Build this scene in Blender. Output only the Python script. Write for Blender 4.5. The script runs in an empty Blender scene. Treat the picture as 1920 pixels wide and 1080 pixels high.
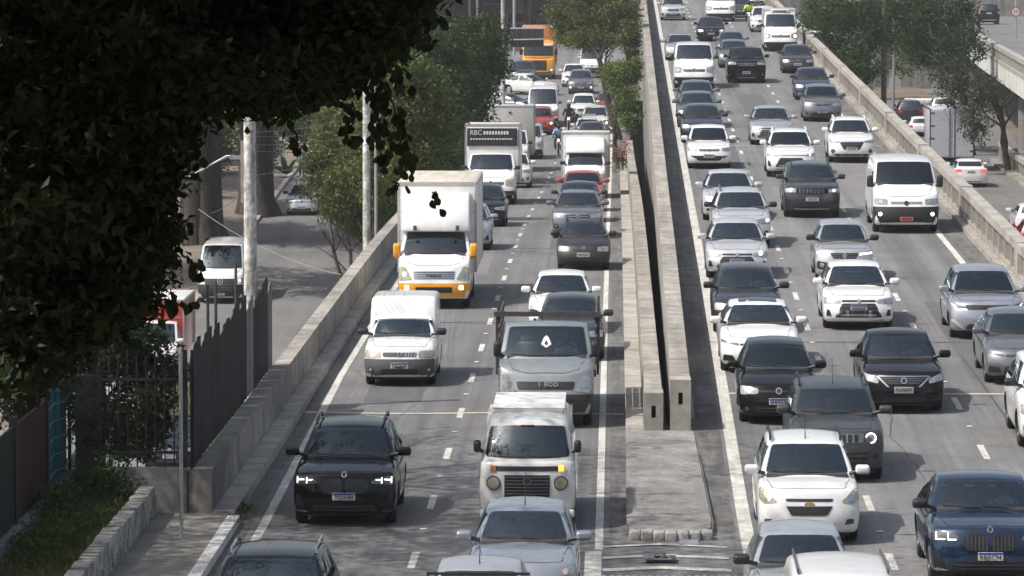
import bpy, bmesh, math, random
import numpy as np
from mathutils import Vector, Matrix
from mathutils.bvhtree import BVHTree
random.seed(7); RNG = np.random.default_rng(7)
SC = bpy.context.scene
COL = SC.collection
R = math.radians

# ------------------------------------------------------------------ camera
FPX, CX, CY, CAMH = 8600.0, 960.0, 540.0, 10.44      # focal length in pixels of a 1920 wide frame
PITCH = math.atan(673 / FPX)
YAW = math.atan(195 * math.cos(PITCH) / FPX)
cam_d = bpy.data.cameras.new('camera'); cam = bpy.data.objects.new('camera', cam_d); COL.objects.link(cam)
cam_d.sensor_width = 36.0; cam_d.lens = FPX / 1920 * 36.0
cam_d.clip_start = 0.5; cam_d.clip_end = 6000
cam.location = (0, 0, CAMH); cam.rotation_euler = (R(90) - PITCH, 0, YAW)
SC.camera = cam

# ------------------------------------------------------------------ sky and sun
SUN = Vector((-0.60, -0.26, 0.86)).normalized()        # direction towards the sun
w = bpy.data.worlds.new('World'); SC.world = w; w.use_nodes = True
nt = w.node_tree; bg = nt.nodes['Background']
sky = nt.nodes.new('ShaderNodeTexSky'); sky.sky_type = 'NISHITA'; sky.sun_disc = False
sky.sun_elevation = math.asin(SUN.z); sky.sun_rotation = math.atan2(SUN.x, SUN.y)
sky.air_density = 1.0; sky.dust_density = 4.0; sky.ozone_density = 1.0
hs = nt.nodes.new('ShaderNodeHueSaturation'); hs.inputs['Saturation'].default_value = .68      # a hazy city sky
nt.links.new(sky.outputs[0], hs.inputs['Color']); nt.links.new(hs.outputs[0], bg.inputs[0]); bg.inputs[1].default_value = 0.13
sl = bpy.data.lights.new('sun', 'SUN'); sl.energy = 3.8; sl.angle = R(0.6); sl.color = (1.0, 0.95, 0.88)
so = bpy.data.objects.new('sun', sl); COL.objects.link(so)
so.rotation_euler = SUN.to_track_quat('Z', 'Y').to_euler(); so.location = (-60, 40, 90)
vs = SC.view_settings
vs.view_transform = 'Standard'; vs.look = 'None'; vs.gamma = 1.0; vs.use_curve_mapping = False; vs.exposure = 0.22
SC.render.resolution_x, SC.render.resolution_y = 1024, 576

# ------------------------------------------------------------------ picture <-> place
cp, sp, ca, sa = math.cos(PITCH), math.sin(PITCH), math.cos(YAW), math.sin(YAW)
def ray(px, py):
    r, d = (px - CX) / FPX, (py - CY) / FPX
    f = cp - d * sp; zz = -sp - d * cp
    return Vector((r * ca - f * sa, r * sa + f * ca, zz))
def at_y(px, py, Y):                       # point on the ray of a pixel at distance Y along the road
    v = ray(px, py); t = Y / v.y
    return Vector((v.x * t, Y, CAMH + v.z * t))
def on(px, py, zf):                        # where the ray of a pixel meets the surface z = zf(Y)
    lo, hi = 20.0, 900.0
    v = ray(px, py)
    g = lambda Y: CAMH + v.z / v.y * Y - zf(Y)
    a = 40.0
    while a < 900 and g(a) > 0: a += 2.0
    lo, hi = a - 2, a
    for _ in range(30):
        m = (lo + hi) / 2
        if g(m) > 0: lo = m
        else: hi = m
    return at_y(px, py, hi)
def interp(pts):
    xs = np.array([p[0] for p in pts], float); ys = np.array([p[1] for p in pts], float)
    def fn(v): return float(np.interp(v, xs, ys))
    return fn
def smooth(pts, k=9.0):
    base = interp(pts); xs = np.linspace(pts[0][0], pts[-1][0], 400)
    ys = np.array([np.mean([base(x + o) for o in np.linspace(-k, k, 9)]) for x in xs])
    return lambda v: float(np.interp(v, xs, ys))
ZL = smooth([(0, 0), (137, 0), (150, -.1), (164, -.3), (178, -.6), (194, -1.09), (210, -1.5), (235, -2.15), (259, -2.6),
             (285, -2.5), (305, -1.8), (322, -1.1), (345, -.9), (420, -.8), (900, -.8)])
ZR = smooth([(0, 0.0), (82, 0.0), (99, .46), (120, .92), (900, -.92 + .01535 * 900)], 6)
ZS = smooth([(0, -6.5), (180, -6.3), (199, -5.8), (236, -4.3), (262, -3.3), (290, -2.75), (320, -1.6), (345, -1.0), (900, -.85)])
ZD = smooth([(0, -1.5), (120, -2.0), (180, -2.9), (900, -3.0)])
HAZE = 0.00020
RT = 0.0029                                 # the right carriageway turns a little to the right
def XR(x, d): return x + RT * d

# ------------------------------------------------------------------ objects
def link(o, parent=None):
    COL.objects.link(o)
    if parent: o.parent = parent
    return o
def obj(name, me, m=None, parent=None):
    if m is not None and not me.materials: me.materials.append(m)
    return link(bpy.data.objects.new(name, me), parent)
def tag(o, label=None, cat=None, group=None, kind=None):
    if label: o['label'] = label
    if cat: o['category'] = cat
    if group: o['group'] = group
    if kind: o['kind'] = kind
    return o
def empty(name, loc=(0, 0, 0), rz=0.0, rx=0.0):
    o = bpy.data.objects.new(name, None); o.empty_display_size = .2
    o.location = loc; o.rotation_euler = (rx, 0, rz); return link(o)
def mesh(name, verts, faces, smoothed=False, ang=38):
    me = bpy.data.meshes.new(name); me.from_pydata([tuple(v) for v in verts], [], faces); me.update()
    if smoothed: shade(me, ang)
    return me
def shade(me, ang=38):
    me.polygons.foreach_set('use_smooth', [True] * len(me.polygons))
    me.set_sharp_from_angle(angle=R(ang)); return me
def bm_mesh(name, bm, ang=None):
    bmesh.ops.recalc_face_normals(bm, faces=bm.faces)
    me = bpy.data.meshes.new(name); bm.to_mesh(me); bm.free()
    if ang: shade(me, ang)
    return me
def bx(bm, x0, x1, y0, y1, z0, z1, bev=0.0, seg=2):
    v = [bm.verts.new(p) for p in ((x0, y0, z0), (x1, y0, z0), (x1, y1, z0), (x0, y1, z0), (x0, y0, z1), (x1, y0, z1), (x1, y1, z1), (x0, y1, z1))]
    fs = [bm.faces.new([v[i] for i in q]) for q in ((3, 2, 1, 0), (4, 5, 6, 7), (0, 1, 5, 4), (1, 2, 6, 5), (2, 3, 7, 6), (3, 0, 4, 7))]
    if bev:
        es = list({e for f in fs for e in f.edges})
        bmesh.ops.bevel(bm, geom=es, offset=bev, segments=seg, profile=.5, affect='EDGES', clamp_overlap=True)
def box(name, x0, x1, y0, y1, z0, z1, m, parent=None, bev=0.0, seg=2):
    bm = bmesh.new(); bx(bm, x0, x1, y0, y1, z0, z1, bev, seg)
    return obj(name, bm_mesh(name, bm, 40 if bev else None), m, parent)
def tube_bm(bm, p, q, r0, r1=None, n=8, caps=True):
    r1 = r0 if r1 is None else r1
    p, q = Vector(p), Vector(q); d = (q - p).normalized()
    a = d.orthogonal().normalized(); b = d.cross(a)
    A = [bm.verts.new(p + (a * math.cos(t) + b * math.sin(t)) * r0) for t in [2 * math.pi * i / n for i in range(n)]]
    B = [bm.verts.new(q + (a * math.cos(t) + b * math.sin(t)) * r1) for t in [2 * math.pi * i / n for i in range(n)]]
    for i in range(n): bm.faces.new((A[i], A[(i + 1) % n], B[(i + 1) % n], B[i]))
    if caps: bm.faces.new(A[::-1]); bm.faces.new(B)
def path_bm(bm, pts, radii, n=8):
    pts = [Vector(p) for p in pts]; rings = []
    a = None
    for i, p in enumerate(pts):
        d = (pts[min(i + 1, len(pts) - 1)] - pts[max(i - 1, 0)]).normalized()
        a = d.orthogonal().normalized() if a is None else (a - d * a.dot(d)).normalized()
        b = d.cross(a); r = radii[i] if hasattr(radii, '__len__') else radii
        rings.append([bm.verts.new(p + (a * math.cos(2 * math.pi * k / n) + b * math.sin(2 * math.pi * k / n)) * r) for k in range(n)])
    for A, B in zip(rings, rings[1:]):
        for i in range(n): bm.faces.new((A[i], A[(i + 1) % n], B[(i + 1) % n], B[i]))
    bm.faces.new(rings[0][::-1]); bm.faces.new(rings[-1])
def tube(name, p, q, r, m, parent=None, r1=None, n=10):
    bm = bmesh.new(); tube_bm(bm, p, q, r, r1, n); return obj(name, bm_mesh(name, bm, 50), m, parent)
def path(name, pts, r, m, parent=None, n=8):
    bm = bmesh.new(); path_bm(bm, pts, r, n); return obj(name, bm_mesh(name, bm, 50), m, parent)
def prism(x0a, x1a, x0b, x1b, ya, yb, za0, za1, zb0, zb1):   # a box whose two ends may differ
    v = [(x0a, ya, za0), (x1a, ya, za0), (x1b, yb, zb0), (x0b, yb, zb0), (x0a, ya, za1), (x1a, ya, za1), (x1b, yb, zb1), (x0b, yb, zb1)]
    f = [(3, 2, 1, 0), (4, 5, 6, 7), (0, 1, 5, 4), (1, 2, 6, 5), (2, 3, 7, 6), (3, 0, 4, 7)]
    return v, f
def strip(name, x0, x1, zf, ys, m, parent=None, dz=0.0, nx=1):
    g = lambda q, y: q(y) if callable(q) else q
    V, F = [], []
    for y in ys:
        a, b = g(x0, y), g(x1, y)
        for i in range(nx + 1): V.append((a + (b - a) * i / nx, y, zf(y) + dz))
    n = nx + 1
    for j in range(len(ys) - 1):
        for i in range(nx): F.append((j * n + i, j * n + i + 1, (j + 1) * n + i + 1, (j + 1) * n + i))
    return obj(name, mesh(name, V, F, True), m, parent)

# ------------------------------------------------------------------ materials
MATS = {}
def mat(name, col, rough=.6, metal=0.0, coat=0.0, spec=.5, noise=None, bump=None, emit=None, streak=None, alpha=None, trans=0.0):
    if name in MATS: return MATS[name]
    m = bpy.data.materials.new(name); m.use_nodes = True; t = m.node_tree; N = t.nodes; L = t.links
    p = N['Principled BSDF']; p.inputs['Base Color'].default_value = (*col, 1); p.inputs['Roughness'].default_value = rough
    p.inputs['Metallic'].default_value = metal; p.inputs['Coat Weight'].default_value = coat; p.inputs['Coat Roughness'].default_value = .04
    p.inputs['Specular IOR Level'].default_value = spec; p.inputs['Transmission Weight'].default_value = trans
    if emit: p.inputs['Emission Color'].default_value = (*emit[0], 1); p.inputs['Emission Strength'].default_value = emit[1]
    tc = N.new('ShaderNodeTexCoord')
    def nz(scale, detail=4, vec=None, rgh=.6):
        n = N.new('ShaderNodeTexNoise'); n.inputs['Scale'].default_value = scale; n.inputs['Detail'].default_value = detail
        n.inputs['Roughness'].default_value = rgh; L.new(vec or tc.outputs['Object'], n.inputs['Vector']); return n.outputs['Fac']
    def mapr(v, a, b, c, d):
        n = N.new('ShaderNodeMapRange'); L.new(v, n.inputs[0])
        for i, k in enumerate((a, b, c, d)): n.inputs[i + 1].default_value = k
        return n.outputs[0]
    fac = None
    def mul(a, b):
        if a is None: return b
        n = N.new('ShaderNodeMath'); n.operation = 'MULTIPLY'; L.new(a, n.inputs[0]); L.new(b, n.inputs[1]); return n.outputs[0]
    for sc, amt in (noise or []): fac = mul(fac, mapr(nz(sc), .3, .7, 1 - amt, 1 + amt))
    for vec, amt in (streak or []):
        mp = N.new('ShaderNodeMapping'); mp.inputs['Scale'].default_value = vec; L.new(tc.outputs['Object'], mp.inputs[0])
        fac = mul(fac, mapr(nz(1.0, 3, mp.outputs[0]), .32, .68, 1 - amt, 1 + amt))
    if fac is not None:
        mx = N.new('ShaderNodeMix'); mx.data_type = 'RGBA'; mx.blend_type = 'MULTIPLY'; mx.inputs['Factor'].default_value = 1
        mx.inputs['A'].default_value = (*col, 1); L.new(fac, mx.inputs['B']); L.new(mx.outputs['Result'], p.inputs['Base Color'])
    if bump:
        b = N.new('ShaderNodeBump'); b.inputs['Strength'].default_value = bump[1]; b.inputs['Distance'].default_value = bump[2] if len(bump) > 2 else .02
        L.new(nz(bump[0], 6), b.inputs['Height']); L.new(b.outputs[0], p.inputs['Normal'])
    MATS[name] = m; return m
ASPH = mat('asphalt', (.148, .147, .147), .85, noise=[(.12, .14), (.5, .12), (6.0, .14), (60, .18)], streak=[((1.9, .02, 1), .22), ((.7, .008, 1), .16), ((9, .10, 1), .10)], bump=(90, .5, .01))
ASPH2 = mat('asphalt street', (.15, .148, .146), .88, noise=[(.2, .18), (5, .16), (60, .15)], streak=[((1.2, .04, 1), .12)], bump=(90, .4, .01))
GUTT = mat('dirty gutter asphalt', (.12, .117, .112), .9, noise=[(1.2, .35), (9, .3)], streak=[((5, .3, 1), .3)], bump=(40, .6, .02))
CONC = mat('concrete', (.33, .312, .28), .85, noise=[(.8, .18), (7, .16), (40, .1)], streak=[((1.5, 1.5, .25), .18)], bump=(30, .4, .01))
CONCT = mat('weathered concrete coping', (.275, .256, .228), .88, noise=[(.4, .2), (1.6, .25), (9, .22), (50, .15)], streak=[((2.5, .12, .6), .2)], bump=(40, .5, .01))
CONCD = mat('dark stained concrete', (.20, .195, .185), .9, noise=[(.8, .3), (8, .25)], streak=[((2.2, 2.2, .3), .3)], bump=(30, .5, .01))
CONCW = mat('pale painted concrete', (.56, .55, .52), .8, noise=[(.6, .12), (6, .12)], streak=[((1.5, 1.5, .2), .14)])
PAINTW = mat('road paint', (.53, .515, .47), .75, noise=[(1.2, .15), (4, .2), (22, .28)], streak=[((8, .5, 1), .14)])
PAINTY = mat('cream joint strip', (.52, .48, .38), .75, noise=[(3, .25), (20, .2)])
STUD = mat('road stud', (.7, .7, .66), .4)
ISL = mat('worn island paint', (.22, .21, .20), .9, noise=[(.5, .2), (1.6, .25), (9, .25), (40, .2)], streak=[((3, .6, 1), .15)], bump=(30, .7, .02))
TYRE = mat('tyre rubber', (.018, .018, .019), .8)
RIMD = mat('dark rim', (.09, .09, .095), .4, .7)
RIMS = mat('silver rim', (.55, .55, .57), .35, .8)
BLK = mat('black plastic', (.018, .018, .02), .5)
GRY = mat('grey plastic', (.075, .078, .082), .55, noise=[(4, .12)])
CHR = mat('chrome', (.75, .75, .77), .15, 1.0)
LAMP = mat('headlight lens', (.34, .35, .355), .12, .35, 1.0, noise=[(14, .3)])
LAMPY = mat('yellowed headlight lens', (.36, .335, .24), .2, .2, 1.0, noise=[(12, .25)])
LAMPD = mat('dark headlight lens', (.10, .105, .11), .08, .2, 1.0, noise=[(14, .3)])
DRL = mat('lit lamp', (.9, .9, .86), .3, emit=((1.0, .97, .9), 2.2))
DRLW = mat('lit warm lamp', (.9, .8, .6), .3, emit=((1.0, .8, .52), 2.6))
AMB = mat('lit amber indicator', (.9, .5, .05), .3, emit=((1.0, .52, .04), 1.6))
ORG = mat('orange lens', (.42, .10, .03), .25, coat=1.0)
REDL = mat('red lens', (.55, .03, .03), .2, coat=1.0)
REDLIT = mat('lit tail lamp', (.7, .04, .04), .2, emit=((1.0, .08, .07), 1.2))
PLW = mat('number plate', (.62, .62, .6), .5)
PLG = mat('grey number plate', (.42, .43, .43), .5)
PLB = mat('plate blue band', (.02, .06, .30), .5)
PLT = mat('plate lettering', (.02, .02, .022), .6)
GLO = mat('opaque tinted glass', (.012, .015, .018), .04, 0.0, .0, .8)
INT = mat('dark cabin trim', (.055, .056, .06), .8, noise=[(5, .2)])
SEAT = [mat('grey seat cloth', (.16, .16, .17), .9), mat('black seat cloth', (.08, .08, .085), .9), mat('beige seat cloth', (.30, .27, .22), .9)]
def glassmat(name, tint, refl):
    m = bpy.data.materials.new(name); m.use_nodes = True; t = m.node_tree; N = t.nodes; L = t.links; N.remove(N['Principled BSDF'])
    tr = N.new('ShaderNodeBsdfTransparent'); tr.inputs[0].default_value = (*tint, 1); gl = N.new('ShaderNodeBsdfGlossy'); gl.inputs['Roughness'].default_value = .03
    gl.inputs['Color'].default_value = (.80, .93, 1, 1); fr = N.new('ShaderNodeFresnel'); fr.inputs['IOR'].default_value = refl; mx = N.new('ShaderNodeMixShader')
    L.new(fr.outputs[0], mx.inputs[0]); L.new(tr.outputs[0], mx.inputs[1]); L.new(gl.outputs[0], mx.inputs[2]); L.new(mx.outputs[0], N['Material Output'].inputs['Surface']); return m
GLS = [glassmat('windscreen glass', (.62, .68, .68), 2.3), glassmat('clear windscreen glass', (.78, .83, .82), 2.2), glassmat('dark film glass', (.16, .175, .19), 1.9), glassmat('pale green windscreen glass', (.80, .88, .85), 2.4)]
WHT = mat('white cargo panel', (.74, .74, .72), .5, noise=[(1.5, .06), (12, .04)], streak=[((2, 2, .3), .06)])
BEIGE = mat('sun-bleached box roof', (.52, .47, .40), .7, noise=[(2, .15), (10, .1)], streak=[((6, .4, 1), .12)])
BOXG = mat('grey cargo panel', (.42, .42, .41), .55, noise=[(1.0, .1)])
STEEL = mat('galvanised steel', (.42, .43, .44), .45, .5, noise=[(5, .15)])
def paint(name, col, metal=0.0, rough=.32, coat=.8):
    return mat('car paint ' + name, col, rough, metal, coat, .35 if coat == 0 else .5, noise=[(1.3, .06), (5, .05), (30, .04)], streak=[((3, 3, .6), .05)])
PW = paint('white', (.74, .74, .735)); PW2 = paint('off white', (.64, .64, .62)); PS = paint('silver', (.48, .49, .505), .5, .26)
PSB = paint('blue silver', (.36, .385, .435), .5, .26); PLGY = paint('pale silver', (.62, .63, .65), .4, .3)
PG = paint('grey', (.17, .175, .19), .5, .3); PDG = paint('dark grey', (.045, .047, .052), .3, .18, .3); PB = paint('black', (.008, .0085, .0095), .0, .12, 0.0)
PNB = paint('dark navy', (.025, .03, .05), .3, .3); PBL = paint('blue', (.016, .034, .078), .4, .2); PR = paint('red', (.42, .035, .03), .15, .3)
PGG = paint('steel grey', (.27, .30, .31), .4, .35); PY = paint('yellow', (.80, .34, .02)); PDUST = mat('dusty black paint', (.022, .0215, .021), .45, 0, .2, noise=[(2.0, .5), (12, .35)])
PMATT = mat('matt charcoal paint', (.055, .058, .06), .42, .2, .3)
PRD = paint('dark red', (.22, .03, .03), .2, .3)
# ------------------------------------------------------------------ vehicles: shape tools
def boxgrid(us, vs, ws, P, bev=.05, seg=2):
    bm = bmesh.new(); V = {}
    nu, nv, nw = len(us) - 1, len(vs) - 1, len(ws) - 1
    def g(i, j, k):
        if (i, j, k) not in V: V[(i, j, k)] = bm.verts.new(P(us[i], vs[j], ws[k]))
        return V[(i, j, k)]
    lay = {}
    def quad(tagn, a, b, c, d):
        f = bm.faces.new((a, b, c, d)); lay[f] = tagn
    for i in range(nu):
        for j in range(nv):
            quad(0, g(i, j, 0), g(i, j + 1, 0), g(i + 1, j + 1, 0), g(i + 1, j, 0)); quad(1, g(i, j, nw), g(i + 1, j, nw), g(i + 1, j + 1, nw), g(i, j + 1, nw))
        for k in range(nw):
            quad(2, g(i, 0, k), g(i + 1, 0, k), g(i + 1, 0, k + 1), g(i, 0, k + 1)); quad(3, g(i, nv, k), g(i, nv, k + 1), g(i + 1, nv, k + 1), g(i + 1, nv, k))
    for j in range(nv):
        for k in range(nw):
            quad(4, g(0, j, k), g(0, j, k + 1), g(0, j + 1, k + 1), g(0, j + 1, k)); quad(5, g(nu, j, k), g(nu, j + 1, k), g(nu, j + 1, k + 1), g(nu, j, k + 1))
    bm.normal_update()
    if bev:
        es = [e for e in bm.edges if len(e.link_faces) == 2 and lay[e.link_faces[0]] != lay[e.link_faces[1]]]
        bmesh.ops.bevel(bm, geom=es, offset=bev, segments=seg, profile=.5, affect='EDGES', clamp_overlap=True)
    bmesh.ops.recalc_face_normals(bm, faces=bm.faces)
    return bm
TMP = bpy.data.scenes.new('workbench_scene')
def evaluated(o, others=()):
    for q in (o, *others): TMP.collection.objects.link(q)
    with bpy.context.temp_override(scene=TMP, view_layer=TMP.view_layers[0]):
        dg = bpy.context.evaluated_depsgraph_get(); dg.update()
        me = bpy.data.meshes.new_from_object(o.evaluated_get(dg))
    for q in (o, *others): bpy.data.objects.remove(q)
    return me
def lerp(a, b, t): return a + (b - a) * t
def rpoly(pts, r=.02, n=3):
    out = []; m = len(pts)
    for i in range(m):
        p, a, b = Vector(pts[i]), Vector(pts[i - 1]), Vector(pts[(i + 1) % m])
        da, db = a - p, b - p
        ra = min(r, da.length * .45); rb = min(r, db.length * .45)
        s, e = p + da.normalized() * ra, p + db.normalized() * rb
        for k in range(n + 1):
            t = k / n; out.append(tuple(s * (1 - t) ** 2 + p * 2 * t * (1 - t) + e * t * t))
    return out
def circ(cx, cz, r, n=16, rz=None): return [(cx + r * math.cos(2 * math.pi * i / n), cz + (rz or r) * math.sin(2 * math.pi * i / n)) for i in range(n)]
def mir(poly): return [(-x, z) for x, z in poly][::-1]

class Veh:
    """one vehicle: an Empty at the ground under the front axle, parts as children; the front looks along -Y"""
    def __init__(s, name, label, cat, group=None):
        s.root = empty(name); tag(s.root, label, cat, group); s.bvh = None
    def add(s, name, me, m, parent=None): return obj(name, me, m, parent or s.root)
    def box(s, name, *a, **k): return box(name, *a, parent=k.pop('parent', s.root), **k)
    def patch(s, name, poly, m, axis='y', sign=1, off=.006, nu=8, nv=4, parent=None, skirt=.02):
        A = sorted(set([round(p[0], 4) for p in poly])); lo, hi = A[0], A[-1]
        A = sorted(set(A + [round(lo + (hi - lo) * i / nu, 4) for i in range(nu + 1)]))
        A2 = [A[0]]
        for a in A[1:]:
            if a - A2[-1] > .004: A2.append(a)
        A = A2; cols = []; n = len(poly)
        for a in A:
            zs = []
            aa = min(max(a, lo + 1e-4), hi - 1e-4)
            for i in range(n):
                p, q = poly[i], poly[(i + 1) % n]
                if (p[0] - aa) * (q[0] - aa) <= 0 and abs(p[0] - q[0]) > 1e-9:
                    t = (aa - p[0]) / (q[0] - p[0]); zs.append(p[1] + t * (q[1] - p[1]))
            if not zs: continue
            cols.append((a, min(zs), max(zs)))
        if axis == 'y': O = lambda a, b: (Vector((a, -12 if sign > 0 else 25, b)), Vector((0, sign, 0)))
        elif axis == 'x': O = lambda a, b: (Vector((sign * 6, a, b)), Vector((-sign, 0, 0)))
        else: O = lambda a, b: (Vector((a, b, 12)), Vector((0, 0, -1)))
        V, B, F = [], [], []
        for a, b0, b1 in cols:
            for k in range(nv + 1):
                o, d = O(a, lerp(b0, b1, k / nv)); h = s.bvh.ray_cast(o, d)
                q = 0
                while h[0] is None and q < 14:
                    q += 1
                    if axis == 'y': o = Vector((o.x * .985, o.y, o.z + (.006 if o.z < .6 else -.006)))
                    elif axis == 'x': o = Vector((o.x, o.y, o.z - .01))
                    else: o = Vector((o.x * .98, o.y, o.z))
                    h = s.bvh.ray_cast(o, d)
                if h[0] is None: h = s.bvh.find_nearest(o + d * 12)
                p = h[0] + (h[1] * .35 - d * .65) * off
                V.append(p); B.append(p + d * (off + skirt))
        m1 = nv + 1; nc = len(cols)
        for i in range(nc - 1):
            for k in range(nv): F.append((i * m1 + k, (i + 1) * m1 + k, (i + 1) * m1 + k + 1, i * m1 + k + 1))
        rim = [i * m1 for i in range(nc)] + [(nc - 1) * m1 + k for k in range(1, m1)] + [i * m1 + nv for i in range(nc - 2, -1, -1)] + [k for k in range(nv - 1, 0, -1)]
        off0 = len(V); idx = {r: off0 + i for i, r in enumerate(rim)}
        for r in rim: V.append(B[r])
        for i in range(len(rim)):
            a, b = rim[i], rim[(i + 1) % len(rim)]; F.append((b, a, idx[a], idx[b]))
        me = mesh(name, V, F); bm = bmesh.new(); bm.from_mesh(me); bmesh.ops.remove_doubles(bm, verts=bm.verts, dist=.0006)
        bmesh.ops.recalc_face_normals(bm, faces=bm.faces)
        bm.normal_update()
        want = {'y': Vector((0, -sign, 0)), 'x': Vector((sign, 0, 0)), 'z': Vector((0, 0, 1))}[axis]
        if sum(f.normal.dot(want) * f.calc_area() for f in bm.faces) < 0: bmesh.ops.reverse_faces(bm, faces=bm.faces)
        bm.to_mesh(me); bm.free(); shade(me, 40)
        return s.add(name, me, m, parent)
    def hit(s, x, z, rear=False):
        h = s.bvh.ray_cast(Vector((x, 25 if rear else -12, z)), Vector((0, -1 if rear else 1, 0)))
        return h[0].y if h[0] else 0.0

BASE = dict(fo=.80, wb=2.50, ro=.62, w=1.70, h=1.48, hl=.76, hc=.97, cy=.40, ty=1.25, ry=2.78, rb=3.02, belt=.97, deck=.97, clr=.19, R=.30,
            bow=.22, nose=(0.06, 0.0, 0.0, .03, .08, .17), top=.69, base=.95, rise=.0, crown=.045, bev=.055, cbev=.07, plan=.08, shoulder=.93)
STY = {'hatch': {}, 'sedan': dict(wb=2.6, ro=.95, ry=2.45, rb=3.2, deck=1.02, h=1.47, w=1.73, fo=.86),
       'suv': dict(fo=.85, wb=2.65, ro=.78, w=1.80, h=1.64, hl=.90, hc=1.08, cy=.42, ty=1.18, ry=3.0, rb=3.35, belt=1.06, deck=1.06, clr=.22, R=.345, top=.72, nose=(.08, 0, 0, .02, .05, .12)),
       'mpv': dict(fo=.85, wb=2.60, ro=.75, w=1.72, h=1.64, hl=.86, hc=1.06, cy=.15, ty=1.05, ry=2.95, rb=3.3, belt=1.03, deck=1.03, clr=.19, top=.74, nose=(.05, 0, 0, .03, .08, .16)),
       'van': dict(fo=.98, wb=3.4, ro=.95, w=2.02, h=2.36, hl=1.02, hc=1.42, cy=-.18, ty=.72, ry=4.15, rb=4.25, belt=1.40, deck=1.40, clr=.24, R=.34, top=.87, base=.985, bow=.2,
                   nose=(.08, 0, 0, .03, .1, .2), cbev=.09, shoulder=.97, crown=.03),
       'cab': dict(fo=.98, wb=3.3, ro=.1, w=1.98, h=2.15, hl=1.0, hc=1.42, cy=-.25, ty=.55, ry=1.25, rb=1.35, belt=1.40, deck=1.40, clr=.26, R=.36, top=.86, base=.985, bow=.18,
                   nose=(.06, 0, 0, .03, .1, .2), cbev=.08, shoulder=.97, crown=.03, body_end=1.42, rearw=False)}
def cut_mesh(me, cutters):
    bo = bpy.data.objects.new('tmp_body', me); cs = []
    for cm in cutters:
        co = bpy.data.objects.new('tmp_cut', cm); cs.append(co)
        md = bo.modifiers.new('b', 'BOOLEAN'); md.object = co; md.operation = 'DIFFERENCE'; md.solver = 'MANIFOLD'
    return evaluated(bo, cs)
def body(veh, S, m, windows=None):
    hw = S['w'] / 2; fo, end = S['fo'], S.get('body_end', S['wb'] + S['ro'])
    cy = S['cy']
    tp = [(-fo, S['hl'] - .02), (-fo + .18, S['hl'] + .035), (-fo + (cy + fo) * .55, lerp(S['hl'], S['hc'], .62) + .03), (cy + .1, S['hc'] + .015), (cy + .5, S['belt']), (lerp(cy, S['rb'], .6), S['belt'] + .01), (S['rb'] - .05, S['deck']),
          (max(S['rb'] + .02, end - .12), S['deck'] - .01), (max(S['rb'] + .1, end), S['deck'] - .1)]
    tx = np.array([p[0] for p in tp]); tz = np.array([p[1] for p in tp])
    ns = S['nose']; nw_ = np.linspace(0, 1, len(ns))
    sec_w = [0, .12, .4, .62, .85, 1.0]; sec = [.93, .975, 1.0, 1.0, .985, S['shoulder']]
    def P(u, v, w):
        y0 = -fo + float(np.interp(w, nw_, ns)) + S['bow'] * abs(u) ** 3.2
        y1 = end - .03 - (.08 if S.get('body_end') is None else 0) * abs(w - .45) - (.12 if S.get('body_end') is None else 0) * abs(u) ** 3
        y = lerp(y0, y1, v)
        zt = float(np.interp(y, tx, tz)) - S['crown'] * u * u
        t = max(0, 1 - (y + fo) / .75); pl = 1 - S['plan'] * t * t
        t2 = max(0, 1 - (end - y) / .6); pl -= .06 * t2 * t2 if S.get('body_end') is None else 0
        zb = S['clr'] + .05 * t * t + .06 * t2 * t2
        return Vector((u * hw * pl * float(np.interp(w, sec_w, sec)), y, lerp(zb, zt, w)))
    us = np.linspace(-1, 1, 13); vs = np.concatenate([[0, .025, .055, .09], np.linspace(.13, 1, 22)]); ws = np.linspace(0, 1, 8)
    bm = boxgrid(us, vs, ws, P, S['bev'])
    me = bpy.data.meshes.new('body'); bm.to_mesh(me); bm.free(); me.materials.append(m); me.materials.append(BLK)
    # wheel arches cut out of the lower body
    cb = bmesh.new(); Rw = S['R'] + .055
    for yy in ((0,) if S.get('body_end') else (0, S['wb'])):
        for sgn in (-1, 1): tube_bm(cb, (sgn * (hw - .30), yy, S['R'] + .015), (sgn * (hw + .3), yy, S['R'] + .015), Rw, n=20)
    bmesh.ops.recalc_face_normals(cb, faces=cb.faces)
    cm = bpy.data.meshes.new('cut'); cb.to_mesh(cm); cb.free(); cm.materials.append(m); cm.materials.append(BLK)
    for p in cm.polygons: p.material_index = 1
    res = cut_mesh(me, [cm])
    # cabin
    z0 = S['belt'] - .12; h = S['h']
    w0, w1 = hw * S['base'], hw * S['top']; cyr, tyr = S['cy'] - .06, S['ty']
    cut = S.get('split_rear')
    def C(u, v, w):
        ww = w
        yf = lerp(cyr - (S['belt'] - z0) * .6, tyr, ww) - .05 * math.sin(math.pi * ww) + S.get('gbow', .17) * abs(u) ** 2.6 * (1 - .25 * w)
        yr = lerp(S['rb'] + .03, S['ry'], ww ** 1.15) - .10 * abs(u) ** 2.6
        y = lerp(yf, yr, v)
        zt = h - .05 * u * u - .05 * max(0, (.35 - v) / .35) ** 2 - .05 * max(0, (v - .6) / .4) ** 2
        return Vector((u * lerp(w0, w1, ww ** 1.25), y, lerp(z0, zt, w)))
    cab = boxgrid(np.linspace(-1, 1, 11), np.concatenate([[0, .06], np.linspace(.15, .88, 9), [.95, 1]]), np.linspace(0, 1, 7), C, S['cbev'], 3)
    bm = bmesh.new(); bm.from_mesh(res); nv0 = len(bm.verts)
    tm = bpy.data.meshes.new('t'); cab.to_mesh(tm); cab.free(); bm.from_mesh(tm)
    veh.bvh = BVHTree.FromBMesh(bm); veh.S = S
    veh.cabw = lambda z: lerp(w0, w1, min(1, max(0, (z - z0) / (h - z0))) ** 1.25)
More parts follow.
